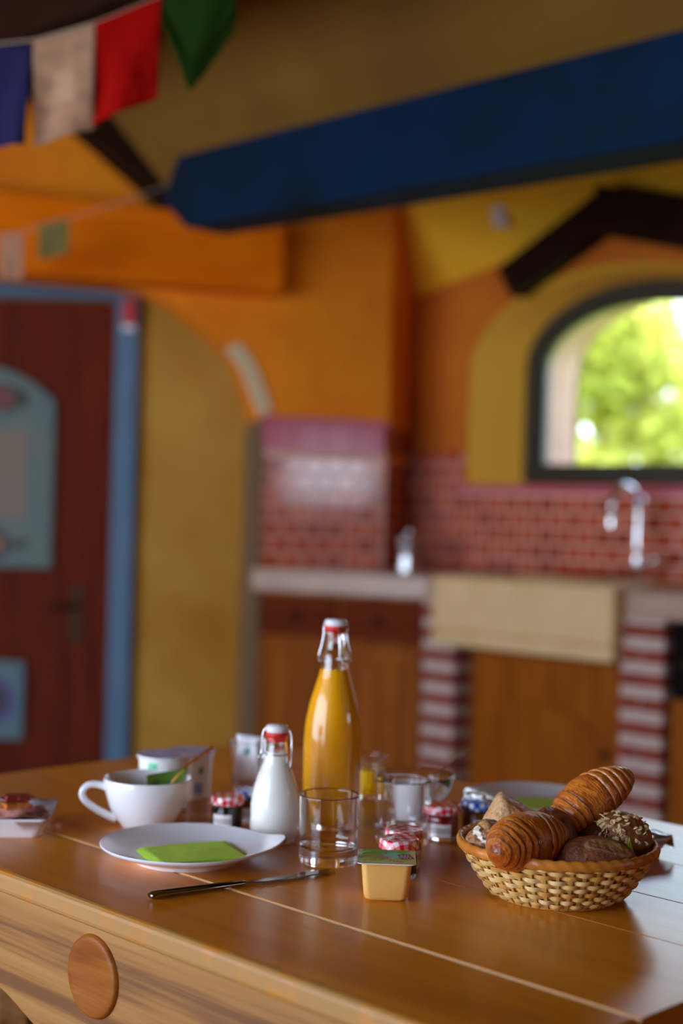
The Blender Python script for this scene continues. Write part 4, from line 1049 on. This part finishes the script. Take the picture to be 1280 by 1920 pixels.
for rw in range(NR):
    z = .0045+.0535*(rw+.5)/NR; mb = MB(); vs = []; n = NS*5
    hh = .0535/NR*.52
    for i in range(n):
        th = 2*PI*i/n
        w = math.sin(NS/2*th+rw*PI+.5*PI)
        w = math.copysign(abs(w)**.6, w)
        r = rp_(z)+.0030*w; hz = hh*(.86+.16*abs(w))
        sl = (rp_(z+.002)-rp_(z-.002))/.004
        wob = .0005*math.sin(5*th+rw*2.2)
        for dr, dz in ((-.0007, -hz), (-.0007, hz), (.0006, hz), (.0011, 0), (.0006, -hz)):
            rr = r+dr+sl*dz*.8; vs.append((rr*math.cos(th), rr*math.sin(th), z+dz+wob))
    fs = []
    for i in range(n):
        j = (i+1) % n
        for q in range(5): fs.append((i*5+q, i*5+(q+1) % 5, j*5+(q+1) % 5, j*5+q))
    mb.add(vs, fs); obj('strand', mb, m_wicker[(0, 2, 0, 1, 2, 0, 2, 1, 0, 2)[rw]], bk, smooth=True, sharp=50)
def rimf(rr, z0, a, b, tw, amp):
    def P(u, v):
        th = 2*PI*u; ph = 2*PI*v
        k = 1+amp*math.sin(tw*th+2*ph)
        return Vector(((rr+a*k*math.cos(ph))*math.cos(th), (rr+a*k*math.cos(ph))*math.sin(th), z0+b*k*math.sin(ph)))
    return MB().grid(P, 240, 14, True)
obj('rim_band', rimf(.1135, .0602, .0040, .0062, 46, .10), m_wrim, bk, smooth=True)
obj('base_hoop', rimf(.0705, .0030, .0030, .0030, 60, .08), m_wicker[1], bk, smooth=True)
mb = MB().lathe([(0, .0015), (.069, .0015), (.0695, .003), (0, .0035)], 48); obj('base_mat', mb, m_wicker[1], bk, smooth=True, sharp=40)

def croissant(label, loc, fwd, L, R, bend, seed, up=(0, 0, 1), flat=.86, pale=1.0):
    """crescent of overlapping rolled layers; fwd points to the nose shown in front"""
    mb = MB(); cols = []; NU, NV = 190, 64
    dk, md, lt, gd = S(108, 40, 8), S(198, 92, 22), S(232, 190, 138), S(226, 130, 40)
    rnd = random.Random(int(seed*10)); edges = [0]
    for q in range(6): edges.append(edges[-1]+rnd.uniform(.75, 1.25)*(1.35 if q == 0 else 1.0 if q < 3 else .8))
    edges = [e/edges[-1]*.97 for e in edges]
    def P(u, v):
        t = -1+2*u; ph = 2*PI*v; sg = 1 if t > 0 else -1
        env = (max(0, 1-abs(t)**2.15))**.56
        a_ = abs(t)+.055*math.cos(ph+.9+.5*sg)*(1-abs(t)**4)+.012*math.sin(3*ph+seed)+.025*fbm(math.cos(ph), math.sin(ph), t*1.5+seed, 1.2)
        a_ = max(0, a_); k = 0
        while k < 5 and a_ > edges[k+1]: k += 1
        w = edges[k+1]-edges[k]; s = max(0, min(1, (a_-edges[k])/w))
        st = -.10*(1-sm(.0, .16, s))-.05*(s-.5)+.03*math.sin(PI*s)
        if k == 0: st = .03-.03*s
        f = fbm(t*8, math.cos(ph)*1.3, math.sin(ph)*1.3+seed, 1.6); g = fbm(t*26, math.cos(ph)*2.2, math.sin(ph)*2.2+seed, 2.0)
        rr = R*env*(1+st+.022*fbm(t*3, math.cos(ph), math.sin(ph)+seed, 2)+.006*g)
        line = abs(math.sin(s*PI*4.5+2.0*f+.6*math.sin(ph)))**4; rr *= 1-.014*line
        c = mix(gd, md, .35+.9*f+.25*s)
        c = mix(c, dk, sm(.62, 1.0, s)*.70)
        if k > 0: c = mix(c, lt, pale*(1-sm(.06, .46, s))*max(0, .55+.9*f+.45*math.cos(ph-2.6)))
        c = mix(c, dk, .36*line)
        c = mix(c, dk, .45*sm(.66, .80, abs(t))*(.5+.5*math.sin(abs(t)*150+3*f)))
        c = mix(c, lt, .22*max(0, g))
        c = mix(c, dk, sm(.88, 1.0, abs(t))*.35)
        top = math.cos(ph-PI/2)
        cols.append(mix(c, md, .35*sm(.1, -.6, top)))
        return Vector((L/2*t, bend*t*t+rr*math.cos(ph), rr*math.sin(ph)*flat))
    mb.grid(P, NU, NV)
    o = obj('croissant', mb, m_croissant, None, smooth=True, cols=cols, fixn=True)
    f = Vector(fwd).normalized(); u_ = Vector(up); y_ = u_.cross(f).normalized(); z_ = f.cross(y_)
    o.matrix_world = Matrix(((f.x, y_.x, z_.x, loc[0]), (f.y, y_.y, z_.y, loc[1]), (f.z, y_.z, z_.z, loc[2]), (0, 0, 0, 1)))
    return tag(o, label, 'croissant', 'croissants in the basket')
croissant('croissant lying nose forward over the near rim of the basket', (1.280, .977, .8265), (-1, .02, -.035), .124, .0325, .010, 1.0, flat=.95)
croissant('glossy croissant standing up at the back of the basket', (1.416, .989, .8515), (.078, -.020, .048), .134, .0325, -.014, 6.0, pale=.35)

def loaf(name, label, cat, loc, radii, rz, tilt, fn, amp=.06, seed=0, mat=None, sub=5):
    bm = bmesh.new(); bmesh.ops.create_icosphere(bm, subdivisions=sub, radius=1); mb = MB(); cols = []
    bm.verts.ensure_lookup_table()
    for v in bm.verts:
        n = v.co.normalized(); k = 1+amp*fbm(n.x, n.y, n.z+seed, 1.5)
        k, c = fn(n, k); cols.append(c)
        mb.v.append((n.x*radii[0]*k, n.y*radii[1]*k, n.z*radii[2]*k))
    mb.f = [tuple(q.index for q in f.verts) for f in bm.faces]; bm.free()
    o = obj(name, mb, mat or m_crust, None, smooth=True, cols=cols)
    o.location = loc; o.rotation_euler = (tilt[0], tilt[1], rz)
    return tag(o, label, cat, 'breads in the basket')
def f_roll(n, k):
    g = fbm(n.x, n.y, n.z+3, 3); c = mix(S(140, 76, 40), S(108, 54, 28), .5+g)
    c = mix(c, S(176, 128, 92), .35*max(0, fbm(n.x, n.y, n.z, 16)+.2))
    # the baked-open split along the top
    ex, ey = (n.x-.12)/.50, (n.y+.42)/.26
    d = ex*ex+ey*ey
    if n.z > 0 and d < 1.5:
        if d < 1: k -= .07*(1-d); c = mix(S(170, 128, 74), S(120, 80, 40), .5+.5*math.sin(n.x*60+9*g)); c = mix(c, S(196, 160, 112), .3*max(0, g))
        else: k += .05*(1.5-d)/.5; c = mix(c, S(200, 150, 110), .45)
    return k, c
loaf('bread_roll', 'smooth brown roll with a split crust at the front of the basket', 'bread roll', (1.345, .922, .806), (.046, .030, .026), YAW+.10, (.12, .10), f_roll, .05, 2)
def f_dark(n, k):
    g = fbm(n.x, n.y, n.z+6, 2.5); c = mix(S(164, 84, 36), S(92, 42, 16), .5+1.0*g)
    return k, mix(c, S(190, 140, 96), .4*max(0, fbm(n.x, n.y, n.z+2, 14)))
loaf('bread_roll', 'dark rye roll wedged right behind the front croissant', 'bread roll', (1.356, .992, .815), (.030, .045, .037), YAW-.25, (0, -.15), f_dark, .07, 5)
loaf('bread_roll', 'very dark shiny roll below the standing croissant', 'bread roll', (1.402, .953, .812), (.034, .030, .026), YAW, (0, 0), lambda n, k: (k, mix(S(104, 48, 18), S(44, 18, 8), .4+1.4*fbm(n.x, n.y, n.z+9, 2.2))), .09, 8, m_croissant)
PL = [(Vector(d).normalized(), h) for d, h in (((-.85, -.1, .45), .62), ((.45, -.1, .85), .74), ((0, -.9, .3), .8), ((0, 1, .1), .8), ((1, 0, 0), 1.0), ((-.6, -.2, -1), .7), ((.3, -.8, .55), .8))]
def f_chunk(n, k):
    g = fbm(n.x, n.y, n.z+1, 3); c = mix(S(210, 160, 100), S(190, 126, 66), .4+g)
    c = mix(c, S(230, 206, 176), .65*max(0, .35+fbm(n.x, n.y, n.z+4, 10)))
    return (sum((max(0, n.dot(d))/h)**9 for d, h in PL)**(-1/9))*(1+.02*fbm(n.x, n.y, n.z, 7)), c
loaf('bread_chunk', 'pale floury piece of baguette at the back left of the basket', 'bread', (1.372, 1.071, .809), (.043, .034, .046), YAW, (0, 0), f_chunk, .0, 4)
def f_twist(n, k):
    w = math.sin(5*n.x+3.2*n.z+1.5*fbm(n.x, n.y, n.z+2, 1.5))
    g = fbm(n.x, n.y, n.z, 4)
    c = mix(S(190, 140, 92), S(126, 78, 42), .5+1.1*g)
    if w < -.80 and n.x < -.1: c = S(232, 218, 200)
    elif w < -.55: c = S(96, 58, 40)
    return k*(1+.07*w+.03*g), c
loaf('bread_twist', 'twisted seeded roll with white streaks at the left rim', 'bread', (1.292, 1.032, .8125), (.030, .026, .0265), YAW+.35, (.2, 0), f_twist, .06, 1)
def f_oat(n, k):
    g = fbm(n.x, n.y, n.z+11, 3); return k, mix(S(150, 92, 46), S(112, 62, 28), .5+g)
oat_loc = Vector((1.4135, .9365, .818))
oatr = loaf('oat_roll', 'brown roll sprinkled with oat flakes at the right rim', 'bread roll', oat_loc, (.036, .033, .030), YAW-.2, (0, .1), f_oat, .07, 3)
random.seed(21)
fm = None
i = 0
while i < 95:
    d = Vector((random.gauss(-.35, .8), random.gauss(-.5, .8), random.gauss(.8, .5))).normalized()
    if d.z < .0: continue
    p = Vector((d.x*.036, d.y*.033, d.z*.030))*1.005*(1+.07*fbm(d.x, d.y, d.z+3, 1.5))
    if fm is None:
        o = obj('oat_flake', MB().lathe([(0, -.0006), (.0026, -.0004), (.0032, 0), (.0024, .0005), (0, .0004)], 9, lambda v: Vector((v.x*1.25, v.y*.85, v.z+.0004*math.sin(v.x*900)))), m_oat, oatr, smooth=True); fm = o.data
    else:
        o = bpy.data.objects.new('oat_flake', fm); COL.objects.link(o); o.parent = oatr
    o.location = p; q = d.to_track_quat('Z', 'Y').to_euler(); o.rotation_euler = (q.x+random.uniform(-.35, .35), q.y+random.uniform(-.35, .35), q.z+random.uniform(0, 6))
    s_ = random.uniform(.85, 1.5); o.scale = (s_, s_, s_); i += 1
cols = []
mb = MB().grid(lambda u, v: Vector(((u-.5)*.013*(1-v)+.004*v, .003*math.sin(3*u)*(1-v), .019*v)), 8, 10)
lf = tag(obj('napkin_corner', mb, m_napkin, None, smooth=True), 'bright green napkin corner sticking up at the right rim of the basket', 'napkin')
lf.modifiers.new('s', 'SOLIDIFY').thickness = .0008
lf.location = (1.3795, .9020, .8105); lf.rotation_euler = (-.1, -.2, YAW+.5)
